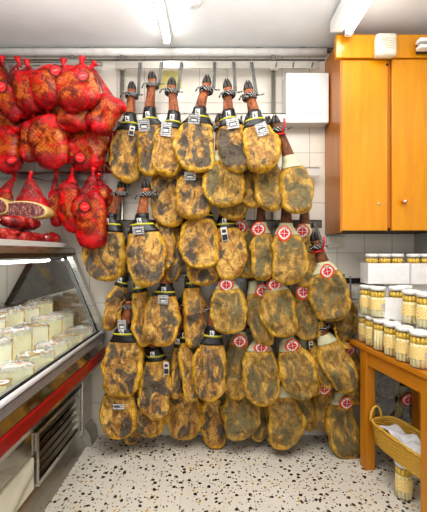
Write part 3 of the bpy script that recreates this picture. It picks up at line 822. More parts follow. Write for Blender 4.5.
    if card and len(card) == 5:
        q = inv @ U(card[0], card[1], Y); cw, ch = card[2]*px2m, card[3]*px2m
        mt = plate(A, q.x, q.z, cw, ch, .012, rot=card[4])
        dark = cw < ch*.6
        cd = MB().box(-cw/2, cw/2, -.001, .001, -ch/2, ch/2).xf(mt).build('price_card' , M['price_card'] if not dark else M['label_white'], root)
        if not dark and ch > .04:
            MB().box(-cw*.3, cw*.3, -.0022, -.0009, -ch*.25, ch*.12).xf(mt).build('card_frame', M['print_dark'], cd)
            MB().box(-cw*.24, cw*.24, -.0030, -.0021, -ch*.2, ch*.0).xf(mt).build('card_panel', M['label_white'], cd)
        elif dark:
            MB().box(-cw*.42, cw*.42, -.0022, -.0009, -ch*.42, -ch*.02).xf(mt).build('card_print', M['print_dark'], cd)
            MB().box(-cw*.3, cw*.3, -.0022, -.0009, ch*.12, ch*.34).xf(mt).build('card_print', M['print_dark'], cd)
        else:
            MB().box(-cw*.4, cw*.1, -.0022, -.0009, -ch*.1, ch*.2).xf(mt).build('card_print', M['print_dark'], cd)
    elif card:
        q = inv @ U(card[0], card[1]+2, Y); rx, rz_ = 7.0*px2m, 7.6*px2m
        mt = plate(A, q.x, q.z, rx*1.4, rz_*1.4, .009)
        lb = oval(rx, rz_, -.001, .001).xf(mt).build('round_label', M['label_orange'], root)
        oval(rx*.77, rz_*.77, -.0022, -.0009).xf(Matrix.Translation((0, 0, 0)) @ mt @ Matrix.Translation((0, 0, rz_*.05))).build('label_face', M['label_white'], lb)
        em = MB(); g = rx*.045; e = rx*.62
        for sx in (-1, 1):
            for sz in (-1, 1):
                em.prism([(sx*g, sz*g), (sx*e*.95, sz*g), (sx*e*.86, sz*e*.40), (sx*e*.52, sz*e*.52), (sx*e*.40, sz*e*.86), (sx*g, sz*e*.95)], -.0036, -.0021, 'y')
        em.xf(mt @ Matrix.Translation((0, 0, rz_*.02)))
        em.build('cross_emblem', M['label_red'], lb)
        ar = MB()
        ar.tube([(rx*.68*math.cos(t), -.0028, rz_*.05+rz_*.68*math.sin(t)) for t in np.linspace(PI*.28, PI*.72, 9)], .0018, 4).xf(mt).build('label_print', M['print_dark'], lb)
    if i == 6 or i == 24:
        rb = MB(); 
        rb.ring((xh*.9, 0, za-.04), ra+.008, .005, n=14)
        rb.tube([(xh+ra*.6, -ra-.01, za-.035), (xh+ra+.01, -ra-.012, za+.01), (xh+ra+.012, -ra-.008, za+.045)], .006, 6)
        rb.build('red_ribbon', M['red_ribbon'], root, True)
print('HAM DEPTHS', [(k, round(v[0], 3), round(math.degrees(v[2]))) for k, v in sorted(solved.items())])
print('front min', front.min())

# ------------------------------------------------------------------ red netted joints
def blob(w, h, T, seed, grow=0.0, n=26, m=18):
    V = []; off = Vector((seed*2.3, seed*1.7, seed*.9)); Z = []
    for i in range(m+1):
        u = i/m; th = PI*u
        for k in range(n):
            w_ = 2*PI*k/n
            cx, sy, cz = math.sin(th)*math.cos(w_), math.sin(th)*math.sin(w_), math.cos(th)
            e = lambda c, p: math.copysign(abs(c)**p, c)
            P = Vector((e(cx, .72)*w/2, e(sy, .85)*T/2, e(cz, .68)*h/2))
            d = noise.noise(P*9+off)*.026 + noise.noise(P*20+off)*.013
            nrm = Vector((cx, sy, cz)).normalized()
            P = P + nrm*(d+grow)
            V.append(P)
            lo = sst(.18, .42, -P.z/h) ; hi = sst(.25, .45, P.z/h)
            Z.append((min(.9, .74*max(lo, hi*.9)+.10), 0, 0))
    Fc = [(i*n+k, i*n+(k+1) % n, (i+1)*n+(k+1) % n, (i+1)*n+k) for i in range(m) for k in range(n)]
    return V, Fc, Z
NETS = [
# layer, centre, w, h, tilt(deg, + = top leans left), knot, tag px or None, label
(0, (77,116), 34, 32, 0, (74,92), None, 'dark red netted joint wedged behind the middle of the upper nets'),
(1, (104,114), 27, 40, -35, (92,66), None, 'red netted joint slanting at the right edge of the upper bunch'),
(0, (10,124), 30, 30, 10, (12,104), None, 'dark red netted joint at the far left between upper and lower nets'),
(1, (-3,84), 26, 44, 5, (2,62), None, 'red netted joint cut off by the left edge of the photo'),
(0, (45,120), 36, 30, 10, (44,100), None, 'dark red netted joint behind the middle left of the net bunch'),
(2, (12,101), 30, 42, 30, (19,63), (4,89), 'shiny red netted joint at far left with a round tag at its side'),
(3, (31,92), 35, 44, 25, (28,66), None, 'red netted joint slanting left, second bag from the left on the top rail'),
(4, (51,87), 38, 42, 18, (64,65), (58,73), 'orange and red netted joint with round tag upper right, third on the top rail'),
(5, (79,89), 43, 46, 8, (82,63), (84,77), 'largest red netted joint in front on the top rail with a bright round tag'),
(2, (9,150), 30, 44, 5, (8,122), (14,161), 'red netted joint at the left in the second tier with a round tag below'),
(3, (30,143), 20, 40, 8, (34,118), None, 'narrow red netted joint in the second tier between two wider ones'),
(4, (50,142), 37, 54, 5, (48,114), None, 'red netted joint with bright red bottom folds in the second tier'),
(5, (87,147), 42, 50, -8, (84,122), (81,158), 'wide red netted joint at right of the second tier with round tag low left'),
(1, (101,198), 22, 24, 0, (98,178), None, 'small red netted joint half hidden behind the large net on the bottom rail'),
(2, (4,204), 18, 30, 0, (14,177), None, 'red net at the far left of the bottom rail, mostly out of view'),
(2, (55,208), 12, 36, 2, (56,175), None, 'slimmest red netted joint on the bottom rail'),
(2, (71,207), 21, 50, 0, (72,173), None, 'slim upright red netted joint left of the large bottom net'),
(4, (90,220), 34, 56, 4, (93,173), (86,207), 'large red netted joint hanging lowest at right with a centred round tag'),
]
for idx in sorted(range(len(NETS)), key=lambda q: NETS[q][0] + (0 if NETS[q][1][1] > 175 else 1 if NETS[q][1][1] > 118 else 2)*10):
    lay, c, w, h, tilt, knot, tg, label = NETS[idx]
    Y = 2.28; lean = -math.radians(tilt)
    for it in range(4):
        W, Hh = w/F*Y-.012, h/F*Y-.012; T = min(.12, W*.7)
        V, Fc, Z = blob(W, Hh, T, idx+1, .006, 34, 26)
        Vn = [Vector((p.x, p.y, p.z)) for p in V]
        Cc = U(c[0], c[1], Y); P = to_world(Vn, Cc, lean)
        ci, cj, cd = cells(P); fs_ = np.array([q for q in range(len(Vn)) if Vn[q].y < -T*.2])
        Y = min(Y + np.percentile((front[ci, cj]-cd)[fs_], 12) - .05, 2.31)
    Cc = U(c[0], c[1], Y)
    V2, F2, Z2 = blob(W, Hh, T, idx+1, -.003)
    for cloud, eps in ((V, .004), (V2, .009)):      # soft bags give way to the ones behind
        P = to_world(cloud, Cc, lean); ci, cj, cd = cells(P); lim = np.minimum(cd, front[ci, cj]-eps)
        for q in range(len(cloud)): cloud[q].y = lim[q]-Cc.y
    commit(to_world(V, Cc, lean))
    root = empty('netted_meat', Cc, label, 'netted meat', 'red netted joints on the wall rails', (0, lean, 0))
    MB().add(V2, F2).build('meat_joint', M['meat'], root, True)
    net = MB().add(V, Fc, Z)
    inv = (Matrix.Translation(Cc) @ Matrix.Rotation(lean, 4, 'Y')).inverted()
    kp = inv @ U(knot[0], knot[1], min(Y+.02, YR-.03)); a0 = Hh*.36
    # gathered neck of the net
    if kp.z > a0:
        n = 22; rings = []
        for q in range(8):
            u = q/7; cx_ = kp.x*u**1.2; cy_ = kp.y*u; zz = a0 + (kp.z-a0)*u
            rx, ry = (W*.40)*(1-u)**.9+.007, (T*.40)*(1-u)**.9+.007
            rings.append([(cx_+rx*math.cos(2*PI*k/n)*(1+.10*math.sin(k*4.3)*u), cy_+ry*math.sin(2*PI*k/n)*(1+.1*math.cos(k*5.1)*u), zz) for k in range(n)])
        vs = [p for r_ in rings for p in r_]; zz = [(.12+.5*(i//n/7)**1.5,)*3 for i in range(len(vs))]
        net.add(vs, [(i*n+k, i*n+(k+1) % n, (i+1)*n+(k+1) % n, (i+1)*n+k) for i in range(7) for k in range(n)], zz)
    net.build('net', M['net'], root, True, True)
    kn = MB()
    kn.tube([kp+Vector((0, 0, -.03)), kp+Vector((0, 0, -.008)), kp+Vector((.001, 0, .006)), kp+Vector((.004, -.003, .018)), kp+Vector((.010, -.004, .034))], [.008, .012, .012, .017, .022], 9)
    kn.build('net_knot', M['net_knot'], root, True)
    # short cord over the rail
    kw = Matrix.Translation(Cc) @ Matrix.Rotation(lean, 4, 'Y') @ kp
    near = min([U(0, q, YR).z for q in (66, 121, 176)], key=lambda z: abs(z-kw.z) if z > kw.z-.03 else 9)
    MB().tube([kp, inv @ Vector((kw.x, YR-.006, max(near, kw.z+.01)))], .003, 6).build('hanging_cord', M['steel_dark'], root)
    if tg:
        A = np.array([tuple(v) for v in V]); q = inv @ U(tg[0], tg[1], Y-.05)
        r_ = 6.2*Y/F
        mt = plate(A, q.x, q.z, r_*1.2, r_*1.2, .008)
        tgd = oval(r_, r_*.92, -.001, .001, 24, 1).xf(mt).build('round_tag', M['tag_ring'], root)
        oval(r_*.76, r_*.7, -.0024, -.0009, 24, 1).xf(mt).build('tag_face', M['tag_red'], tgd)
        MB().box(-r_*.42, r_*.42, -.0034, -.0023, -r_*.09, r_*.09).xf(mt).build('tag_print', plain('tag_print', (226, 130, 120), .5), tgd)

# cut hams lying in nets at the lower left
def cut_ham(c, w, h, Y, label, withnet=True, knot=None):
    Cc = U(c[0], c[1], Y); W, Hh = w/F*Y, h/F*Y
    root = empty('cut_ham', Cc, label, 'ham')
    vs = []; n = 30; prof_ = [(-.06, 1.0), (-.055, 1.03), (0, 1.04), (.05, .95), (.09, .72), (.11, .4), (.115, .05)]
    for y, s in prof_:
        for k in range(n):
            a = 2*PI*k/n; x = W/2*math.cos(a)*(1-.12*math.sin(a)); z = Hh/2*math.copysign(abs(math.sin(a))**.8, math.sin(a))
            vs.append((x*s, y + .08*x/W, z*s + .12*x*(x < 0)*-.3))
    fs = [(i*n+k, i*n+(k+1) % n, (i+1)*n+(k+1) % n, (i+1)*n+k) for i in range(len(prof_)-1) for k in range(n)] + [tuple(range(n))]
    MB().add(vs, fs).build('ham_skin', M['ham_skin'], root, True)
    fv = [(x*.9, y-.004, z*.86) for x, y, z in vs[:n]]
    fv2 = [(x, y+.003, z) for x, y, z in fv]
    MB().add(fv+fv2, [tuple(range(n)), tuple(range(n, 2*n))] + [(k, (k+1) % n, n+(k+1) % n, n+k) for k in range(n)]).build('cut_face', M['cut_ham'], root)
    if knot:
        kp = U(knot[0], knot[1], Y+.03)-Cc; n2 = 26; rings = []
        for q in range(9):
            u = q/8; rx, ry = W*.47*(1-u)**.85+.006, .075*(1-u)**.85+.006
            zz = Hh*.30+(kp.z-Hh*.30)*u
            rings.append([(kp.x*u+rx*math.cos(2*PI*k/n2), .03+(kp.y-.03)*u+ry*math.sin(2*PI*k/n2), zz) for k in range(n2)])
        vs = [p for r_ in rings for p in r_]
        zz = [(.62 if i//n2 < 3 else .10+.4*(i//n2/8)**2, 0, 0) for i in range(len(vs))]
        MB().add(vs, [(i*n2+k, i*n2+(k+1) % n2, (i+1)*n2+(k+1) % n2, (i+1)*n2+k) for i in range(8) for k in range(n2)], zz).build('net', M['net'], root, True, True)
        MB().tube([kp+Vector((0, 0, -.02)), kp, kp+Vector((.004, 0, .02)), kp+Vector((.014, 0, .034))], [.007, .013, .012, .016], 8).build('net_knot', M['net_knot'], root, True)
        MB().tube([kp, (kp.x, YR-.006-Cc.y, kp.z+.02)], .003, 6).build('hanging_cord', M['steel_dark'], root)
    return root
cut_ham((30,211), 37, 17, 2.16, 'halved ham with a dark red marbled cut face hanging in a red net', True, (30,177))
cut_ham((2,207), 15, 17, 2.08, 'second cut ham piece at the far left edge beside the marbled one')

# ------------------------------------------------------------------ display counter
ct = empty('display_counter', (-1.15, 1.6, 0), 'refrigerated glass-fronted cheese counter along the left side', 'display counter')
CI = Matrix.Translation((1.15, -1.6, 0))
YA, YE = .55, 2.455     # near and far ends
def cpart(name, mb, mat, parent=None, smooth=False):
    return mb.xf(CI).build(name, mat, parent or ct, smooth)
cpart('base_cabinet', MB().box(-1.56, -.96, YA, YE, 0.0, .66), M['steel_dark'])
# front profile: bumper, strip, lower apron
cpart('front_panel', MB().prism([(-.958, .54), (-.80, .54), (-.785, .59), (-.785, .645), (-.80, .69), (-.80, .70), (-.958, .70)], YA, YE), M['steel_mirror'])
cpart('rail_band', MB().prism([(-.86, .70), (-.80, .70), (-.788, .705), (-.79, .745), (-.805, .755), (-.86, .74)], YA, YE), plain('grey_rail_band', (150, 146, 150), .35, .5, .06))
cpart('bumper_strip', MB().box(-.784, -.768, YA, YE, .588, .648, .004), M['red_stripe'])
cpart('handrail', MB().tube([(-.792, YA, .765), (-.792, YE, .765)], .013, 10), plain('chrome_rail', (222, 222, 226), .25, .4, .03), None, True)
cpart('gasket', MB().box(-.822, -.81, YA, YE, .742, .775), M['gasket'])
cpart('inner_rail', MB().box(-.848, -.826, YA, YE, .735, .772, .003), M['steel'])
# recessed lower front: mirror steel panel, marble block, grille
cpart('recess_panel', MB().box(-.955, -.915, YA, 1.73, .305, .54), M['steel_mirror'])
cpart('marble_panel', MB().box(-.953, -.905, YA, 1.715, .14, .30, .003), M['marble'])
g = cpart('vent_grille', MB().box(-.954, -.902, 1.735, 1.76, .14, .41).box(-.954, -.902, 2.27, 2.30, .12, .41).box(-.954, -.902, 1.76, 2.27, .39, .41).box(-.954, -.902, 1.76, 2.27, .12, .15), M['steel'])
cpart('grille_back', MB().box(-.954, -.945, 1.76, 2.27, .15, .39), M['black'], g)
mb = MB()
for k in range(5):
    z = .165+k*.048; mb.prism([(-.944, z+.026), (-.938, z+.028), (-.902, z+.004), (-.908, z)], 1.761, 2.269)
cpart('louvre', mb, M['steel_mirror'], g)
cpart('corner_post', MB().box(-.955, -.885, 2.305, YE, .08, .54, .004), M['steel'])
cpart('kick_skirt', MB().prism([(-.955, .135), (-.94, .14), (-.915, .10), (-.885, .03), (-.872, 0), (-.955, 0)], YA, 2.33), M['steel'])
cpart('corner_boot', MB().prism([(-.955, .135), (-.88, .13), (-.845, .07), (-.835, 0), (-.955, 0)], 2.33, YE), M['steel_dull'])
# inside
cpart('lower_deck', MB().box(-.965, -.83, YA, 2.405, .665, .68), M['white'])
cpart('middle_deck', MB().box(-1.085, -.965, YA, 2.405, .665, .765), M['white'])
cpart('upper_deck', MB().box(-1.56, -1.085, YA, 2.405, .665, .85), M['white'])
cpart('back_ledge', MB().box(-1.56, -1.42, YA, 2.405, .93, .96), M['steel'])
# far end panel, A-shaped
end = [(-1.56, .66), (-.80, .66), (-.79, .77), (-1.02, 1.32), (-1.26, 1.32), (-1.54, .80)]
cpart('end_panel', MB().prism([(x, z) for x, z in end], 2.408, 2.425), M['mirror'])
fr = MB()
def bar(mb, p, q, w, y0, y1):
    dx, dz = q[0]-p[0], q[1]-p[1]; L = math.hypot(dx, dz); nx, nz = -dz/L*w/2, dx/L*w/2
    mb.prism([(p[0]+nx, p[1]+nz), (q[0]+nx, q[1]+nz), (q[0]-nx, q[1]-nz), (p[0]-nx, p[1]-nz)], y0, y1)
bar(fr, (-.785, .755), (-1.035, 1.345), .036, 2.40, YE)
cpart('end_frame', fr, M['steel'])
fr = MB(); bar(fr, (-.836, .77), (-1.055, 1.30), .010, 2.385, 2.399); cpart('end_seal', fr, M['gasket'])
fr = MB(); bar(fr, (-1.545, .80), (-1.265, 1.31), .028, 2.39, 2.43); cpart('rear_strut', fr, M['steel_dark'])
# front glass
gl = MB(); bar(gl, (-.818, .775), (-1.035, 1.318), .006, YA, 2.383); cpart('front_glass', gl, M['glass'])
# top
cpart('top_shelf', MB().box(-1.32, -1.005, YA, YE, 1.322, 1.362, .006), M['steel'])
cpart('top_edge_strip', MB().box(-1.03, -1.0, YA, YE, 1.300, 1.322), M['steel_dark'])
cpart('light_tube', MB().tube([(-1.115, YA+.1, 1.275), (-1.115, 2.30, 1.275)], .009, 10), M['tube_case'], None, True)
cpart('light_holder', MB().box(-1.15, -1.08, YA+.1, 2.33, 1.292, 1.32), M['white'])
# white tray on top and red sausages on it
tag(MB().prism([(-1.30, 1.364), (-1.02, 1.364), (-1.008, 1.392), (-1.014, 1.393), (-1.03, 1.372), (-1.29, 1.372), (-1.306, 1.393), (-1.312, 1.392)], .8, 2.33).build('serving_tray', M['white']), 'long white tray lying on top of the cheese counter', 'tray')
def sausage(p, q, r, label, sag=.01):
    p, q = Vector(p), Vector(q); cpt = (p+q)/2
    root = empty('cured_sausage', cpt, label, 'sausage', 'red cured sausages on the counter tray')
    pts = []; rr = []
    for k in range(13):
        u = k/12; P = p.lerp(q, u)-cpt; P.z -= sag*math.sin(PI*u); P.x += .012*math.sin(u*5)
        pts.append(P); rr.append(r*max(.15, math.sin(PI*min(1, max(0, .06+u*.88)))**.4)*(1+.06*math.sin(u*17)))
    MB().tube(pts, rr, 16).build('sausage_body', M['sausage'], root, True)
    e = (q-p).normalized()
    MB().tube([pts[-1], pts[-1]+e*.012, pts[-1]+e*.02+Vector((0, 0, .008))], [.006, .004, .006], 6).build('tied_end', M['label_white'], root, True)
    MB().tube([pts[0], pts[0]-e*.012], [.006, .004], 6).build('tied_end', M['label_white'], root, True)
zt_ = 1.372
sausage((-1.27, 1.68, zt_+.054), (-1.10, 1.96, zt_+.054), .050, 'red sausage at the near end of the tray')
sausage((-1.15, 1.90, zt_+.047), (-1.055, 2.13, zt_+.047), .042, 'red sausage in front along the tray rim')
sausage((-1.26, 2.02, zt_+.054), (-1.17, 2.24, zt_+.054), .048, 'red sausage behind the one along the tray rim', 0)
sausage((-1.09, 2.16, zt_+.046), (-1.04, 2.31, zt_+.046), .042, 'last red sausage at the far end of the tray', 0)
sausage((-1.27, 1.62, zt_+.150), (-1.18, 1.86, zt_+.150), .046, 'red sausage lying on top of the pile at the left edge')
sausage((-1.21, 1.93, zt_+.142), (-1.10, 2.16, zt_+.138), .046, 'red sausage on top of the pile below the marbled cut ham')

# cheeses
def cheese(x, y, z, R, Hc, az, label, paper=False, half=True, wrap=True, grp='cheese pieces in rows in the counter'):
    root = empty('cheese_wedge', (x, y, z), label, 'cheese', grp, (0, 0, az))
    span = PI if half else PI*.5; n = 22
    arc = [(R*math.cos(t), R*math.sin(t)*.8) for t in np.linspace(0, PI, n)] if half else [(0, 0)] + [(1.35*R*math.cos(t)-.0, 1.35*R*math.sin(t)) for t in np.linspace(PI*.25, PI*.75, n)]
    inner = [(a*.93, b*.93+.001) for a, b in arc]
    MB().prism(inner, .002, Hc-.006, 'z').build('cheese_paste', M['paste'], root)
    rd = MB()
    a_ = arc if half else arc[1:]; k = len(a_)
    vs = [(p[0]*s, p[1]*s+.0005, zz) for s in (1.0, .935) for zz in (0, Hc) for p in a_]
    def id_(s, zz, i): return (s*2+zz)*k+i
    fs = []
    for i in range(k-1):
        fs += [(id_(0,0,i), id_(0,0,i+1), id_(0,1,i+1), id_(0,1,i)), (id_(1,0,i), id_(1,1,i), id_(1,1,i+1), id_(1,0,i+1)),
               (id_(0,1,i), id_(0,1,i+1), id_(1,1,i+1), id_(1,1,i)), (id_(0,0,i), id_(1,0,i), id_(1,0,i+1), id_(0,0,i+1))]
    for i in (0, k-1): fs.append((id_(0,0,i), id_(0,1,i), id_(1,1,i), id_(1,0,i)))
    rd.add(vs, fs).build('rind', M['rind'], root)
    MB().prism(arc, Hc-.005, Hc, 'z').build('top_rind', M['rind_paper'] if paper else M['rind'], root)
    if wrap:
        w = MB(); vs = []; rg = 5
        for j, (s, zz) in enumerate(((1.02, Hc*.86), (1.03, Hc*.95), (1.01, Hc+.006), (.7, Hc+.014), (.25, Hc+.016))):
            for i, p in enumerate(arc):
                nz = noise.noise(Vector((p[0]*40+x*9, p[1]*40+y*11, j*1.7)))
                vs.append((p[0]*s*(1+.05*nz), p[1]*s*(1+.06*nz)-(.006 if s > .9 else -.01), zz+.014*nz))
        k = len(arc)
        fs = [(j*k+i, j*k+(i+1) % k, (j+1)*k+(i+1) % k, (j+1)*k+i) for j in range(rg-1) for i in range(k)] + [tuple(range((rg-1)*k, rg*k))]
        w.add(vs, fs).build('cling_film', M['wrap'], root, True)
    return root
pos = ['nearest', 'second', 'third', 'fourth', 'fifth', 'sixth', 'seventh']
for k in range(5):
    cheese(-.905+.008*(k % 2), 1.53+k*.188, .68, .088, .142+.014*((k*3) % 3-1)/2, math.radians(27+5*(k % 3)), f'half-round cheese with pale cut face, {pos[k]} in the front row by the glass', k % 2 == 0)
for k in range(5):
    cheese(-1.045, 1.60+k*.180, .765, .088, .140+.012*(k % 2), math.radians(28+5*((k+1) % 3)), f'pale half-round cheese in cling film, {pos[k]} in the middle row of the counter', k % 2 == 1)
for k in range(4):
    cheese(-1.185, 1.78+k*.178, .85, .086, .128+.01*(k % 2), math.radians(27+6*(k % 2)), f'white-topped cheese half, {pos[k]} in the back row of the counter', False)
# near-left loose pieces
cheese(-.862, 1.335, .68, .075, .045, math.radians(20), 'flat pale cheese wedge at the near corner of the counter', False, False, False, 'loose cheese wedges near the glass')
r = cheese(-.868, 1.47-.045, .727, .058, .05, math.radians(60), 'small triangular cheese wedge with a white printed label, upon the flat wedge', False, False, False, 'loose cheese wedges near the glass')
lb = MB().lathe([(.028, 0), (.028, .0015)], n=20).xf(Matrix.Translation((0, .035, .052))).build('sticker', M['label_white'], r)
MB().box(-.014, .014, .030, .033, .0536, .0546).box(-.01, .01, .038, .041, .0536, .0546).build('sticker_print', M['print_red'], lb)
for q, (x, y) in enumerate(((-.852, 1.62), (-.852, 1.80))):
    r = empty('cheese_pack', (x, y, .68), ['orange and white cheese pack by the counter glass, nearer one', 'orange and white cheese pack by the counter glass, farther one'][q], 'cheese', 'flat cheese packs along the glass', (0, 0, .1))
    MB().box(-.018, .018, -.07, .07, 0, .03, .008).build('pack_body', M['pack_orange'], r)
    MB().box(-.014, .014, -.05, -.005, .03, .0315).build('pack_label', M['label_white'], r)
# glass door latch on the rail
r = MB()

# ------------------------------------------------------------------ table, jars, trays, basket
TR = math.radians(9.6); O = Vector((.885, 2.235, 0))     # far left corner of the table top
ux, uy = Vector((math.cos(TR), math.sin(TR), 0)), Vector((math.sin(TR), -math.cos(TR), 0))
tb = empty('wooden_table', O, 'small orange pine table under the asparagus jars on the right', 'table', None, (0, 0, TR))
# local: +x to the right, -y towards the camera
TL, TWD = .77, .44
MB().box(0, TWD, -TL, 0, .732, .76, .004).build('tabletop', M['wood_table_h'], tb)
LG = [(.012, -.165), (.012, -.66), (TWD-.066, -.165), (TWD-.066, -.66)]
for lx, ly in LG:
    MB().box(lx, lx+.062, ly, ly+.062, 0, .732, .003).build('leg', M['wood_table_v'], tb)
MB().box(.020, .044, -.598, -.165, .645, .732).build('apron', M['wood_table_h'], tb)
MB().box(TWD-.055, TWD-.03, -.598, -.165, .645, .732).build('apron', M['wood_table_h'], tb)
for ly in (-.155, -.645):
    MB().box(.074, TWD-.075, ly+.018, ly+.042, .645, .732).build('apron', M['wood_table_h'], tb)

JR = .045
def make_jar(label, grp, loc, rz=0, h=.182):
    r = empty('asparagus_jar', loc, label, 'jar', grp, (0, 0, rz))
    g = [(JR*.86, .002), (JR*.98, .008), (JR, .016), (JR, h*.60), (JR*.965, h*.64), (JR*.955, h*.68), (JR, h*.73), (JR, h*.82), (JR*.93, h*.88), (JR*.86, h*.905)]
    MB().lathe(g, n=28, cap=True).build('glass', M['jar_glass'], r, True)
    sp = MB(); tips = MB()
    for k in range(11):
        a = 2*PI*k/11; rr = JR*.955-.0105
        x, y = rr*math.cos(a), rr*math.sin(a)
        sp.tube([(x, y, .008), (x*1.0, y, h*.4), (x*.97, y*.97, h*.62), (x*.96, y*.96, h*.66)], [.0092, .0102, .0098, .0094], 8)
        tips.tube([(x*.96, y*.96, h*.66), (x*.99, y*.99, h*.76), (x*.95, y*.95, h*.82), (x*.93, y*.93, h*.86)], [.0094, .0098, .0078, .003], 8)
    for k in range(5):
        a = 2*PI*k/5+.3; sp.tube([(.017*math.cos(a), .017*math.sin(a), .008), (.017*math.cos(a), .017*math.sin(a), h*.84)], .0095, 7)
    sp.build('asparagus_spears', M['asparagus'], r, True); tips.build('asparagus_tips', M['asparagus_tip'], r, True)
    MB().lathe([(JR*.88, h*.885), (JR*.985, h*.89), (JR*.99, h*.965), (JR*.95, h*.995), (JR*.9, h), (JR*.86, h*.992), (.0005, h*.990)], n=28).build('lid', M['lid'], r, True)
    n = 18; vs = []
    for zz in (h*.27, h*.60):
        for k in range(n+1):
            a = PI*1.5 + (k/n-.5)*PI*1.15
            vs.append(((JR+.0012)*math.cos(a), (JR+.0012)*math.sin(a), zz))
    lb = MB().add(vs, [(k, k+1, n+1+k+1, n+1+k) for k in range(n)]).build('paper_label', M['jlabel'], r, True)
    vs = []
    for zz in (h*.32, h*.47):
        for k in range(7):
            a = PI*1.5 + (.16+.22*k/6)*PI*1.15
            vs.append(((JR+.0022)*math.cos(a), (JR+.0022)*math.sin(a), zz))
    MB().add(vs, [(k, k+1, 7+k+1, 7+k) for k in range(6)]).build('barcode', M['barcode'], lb, True)
    return r
proto = None
def jar(px, pyb, z, label, grp, rz=0, dy=JR, sc=1.0, xy=None):
    """px centre, pyb front-bottom pixel on a support at height z"""
    global proto
    if xy is None:
        Yf = F*(CZ-z)/(pyb-CY); Y = Yf+dy; x = (px-CX)/F*Y
    else: x, Y = xy
    if proto is None:
        proto = make_jar(label, grp, (x, Y, z), rz); o = proto
    else:
        o = copy_tree(proto); o.location = (x, Y, z); o.rotation_euler = (0, 0, rz); o['label'] = label; o['group'] = grp
    o.scale = (1, 1, sc)
    return x, Y
G1 = 'asparagus jars standing on the table'; G2 = 'asparagus jars of the upper tier'
z0 = .760
names = ['asparagus jar on the table top farthest back at the left end', 'asparagus jar on the table, second from the back left end', 'asparagus jar on the table with its label turned away, third from the back', 'asparagus jar on the table with barcode in view, fourth from the back', 'asparagus jar on the table, second nearest to the camera', 'asparagus jar on the table nearest to the camera']
rot = [-.5, .15, 2.6, .1, -.35, -.55]
P1 = [(.968, 2.175), (.968, 2.078), (.972, 1.982), (.985, 1.885), (.998, 1.788), (1.016, 1.688)]
for k, (x, y) in enumerate(P1):
    jar(0, 0, z0, names[k], G1, rot[k], xy=(x, y))
P2 = [(1.078, 1.965), (1.088, 1.868), (1.102, 1.772), (1.116, 1.676)]
for k, (x, y) in enumerate(P2):
    jar(0, 0, z0, ['lower jar hidden behind the front row below the white tray', 'lower jar behind the front row, its white lid showing by the tray', 'lower jar behind the front row under the tall upper jars', 'lower jar in the second row nearest to the camera'][k], G1, -.4, xy=(x, y))
z1 = z0+.183
jar(0, 0, z1, 'upper-tier asparagus jar at the far left on top of the back jars', G2, .1, xy=(.957, 2.128))
jar(0, 0, z1, 'upper-tier asparagus jar with large label, left of the small white tray', G2, -.55, xy=(.975, 2.032))
jar(0, 0, z1, 'upper-tier asparagus jar with barcode right of the small white tray', G2, .05, xy=(1.066, 1.845))
jar(0, 0, z1, 'upper-tier asparagus jar at the right edge nearest to the camera', G2, .0, xy=(1.084, 1.745))
def tray(name, loc, w, d, h, rz, label):
    r = empty(name, loc, label, 'cardboard tray', None, (0, 0, rz))
    t = .004
    MB().box(0, w, 0, d, 0, t).build('tray_floor', M['card'], r)
    MB().box(0, w, 0, t, t, h).build('front_side', M['card'], r)
    MB().box(0, w, d-t, d, t, h).build('back_side', M['card'], r)
    MB().box(0, t, t, d-t, t, h).build('end_side', M['card'], r)
    MB().box(w-t, w, t, d-t, t, h).build('end_side', M['card'], r)
    return r
# small white tray of jars on the second tier
rz = math.radians(-52)
tl = Vector((.996, 2.0, z1)); tray('cardboard_tray', tl, .145, .205, .125, rz, 'small white cardboard tray of jars in the middle of the upper tier')
for i_ in range(1):
    for j_ in range(2):
        lx, ly = .052+.09*i_, .052+.097*j_
        p = tl + Matrix.Rotation(rz, 3, 'Z') @ Vector((lx, ly, .0045))
        jar(0, 0, p.z, ['jar in the small white tray, left one', 'jar in the small white tray, right one'][j_], 'jars in the small white tray', .9, xy=(p.x, p.y))
# tray stack at the back of the table, the top one in view
TX = .955; TYF = 2.14
for k in range(2):
    tray('cardboard_tray', (TX+.11, TYF-.005, .7605+.186*k), .385, .15, .185, 0, ['closed white tray at the bottom of the stack behind the jars', 'white tray in the middle of the stack behind the jars'][k])
TZ = .7605+.373
# top tray
tray('cardboard_tray', (TX, TYF-.03, TZ), .255, .115, .128, 0, 'top white cardboard tray of jars against the wall, left one')
tray('cardboard_tray', (TX+.26, TYF-.045, TZ), .235, .115, .128, 0, 'top white cardboard tray of jars by the right wall, right one')
lab = ['first', 'second', 'third', 'fourth', 'fifth', 'sixth']
for k in range(6):
    x = TX+.048+.0805*k + (.014 if k > 2 else 0)
    jar(0, 0, TZ+.0045, f'jar showing above the top white trays, {lab[k]} from the left', 'jars in the top white trays', .3*k, xy=(x, TYF+.028-(.014 if k > 2 else 0)))
    o = [q for q in bpy.data.objects if q.name.startswith('asparagus_jar') and q.parent is None and q.get('label', '').endswith(lab[k]+' from the left')][0]
    o.scale = (.86, .86, 1)
# jar on the floor
jar(403.5, 503, 0.0, 'single asparagus jar standing on the floor under the wicker basket', 'asparagus jar on the floor', .15, sc=1.08)

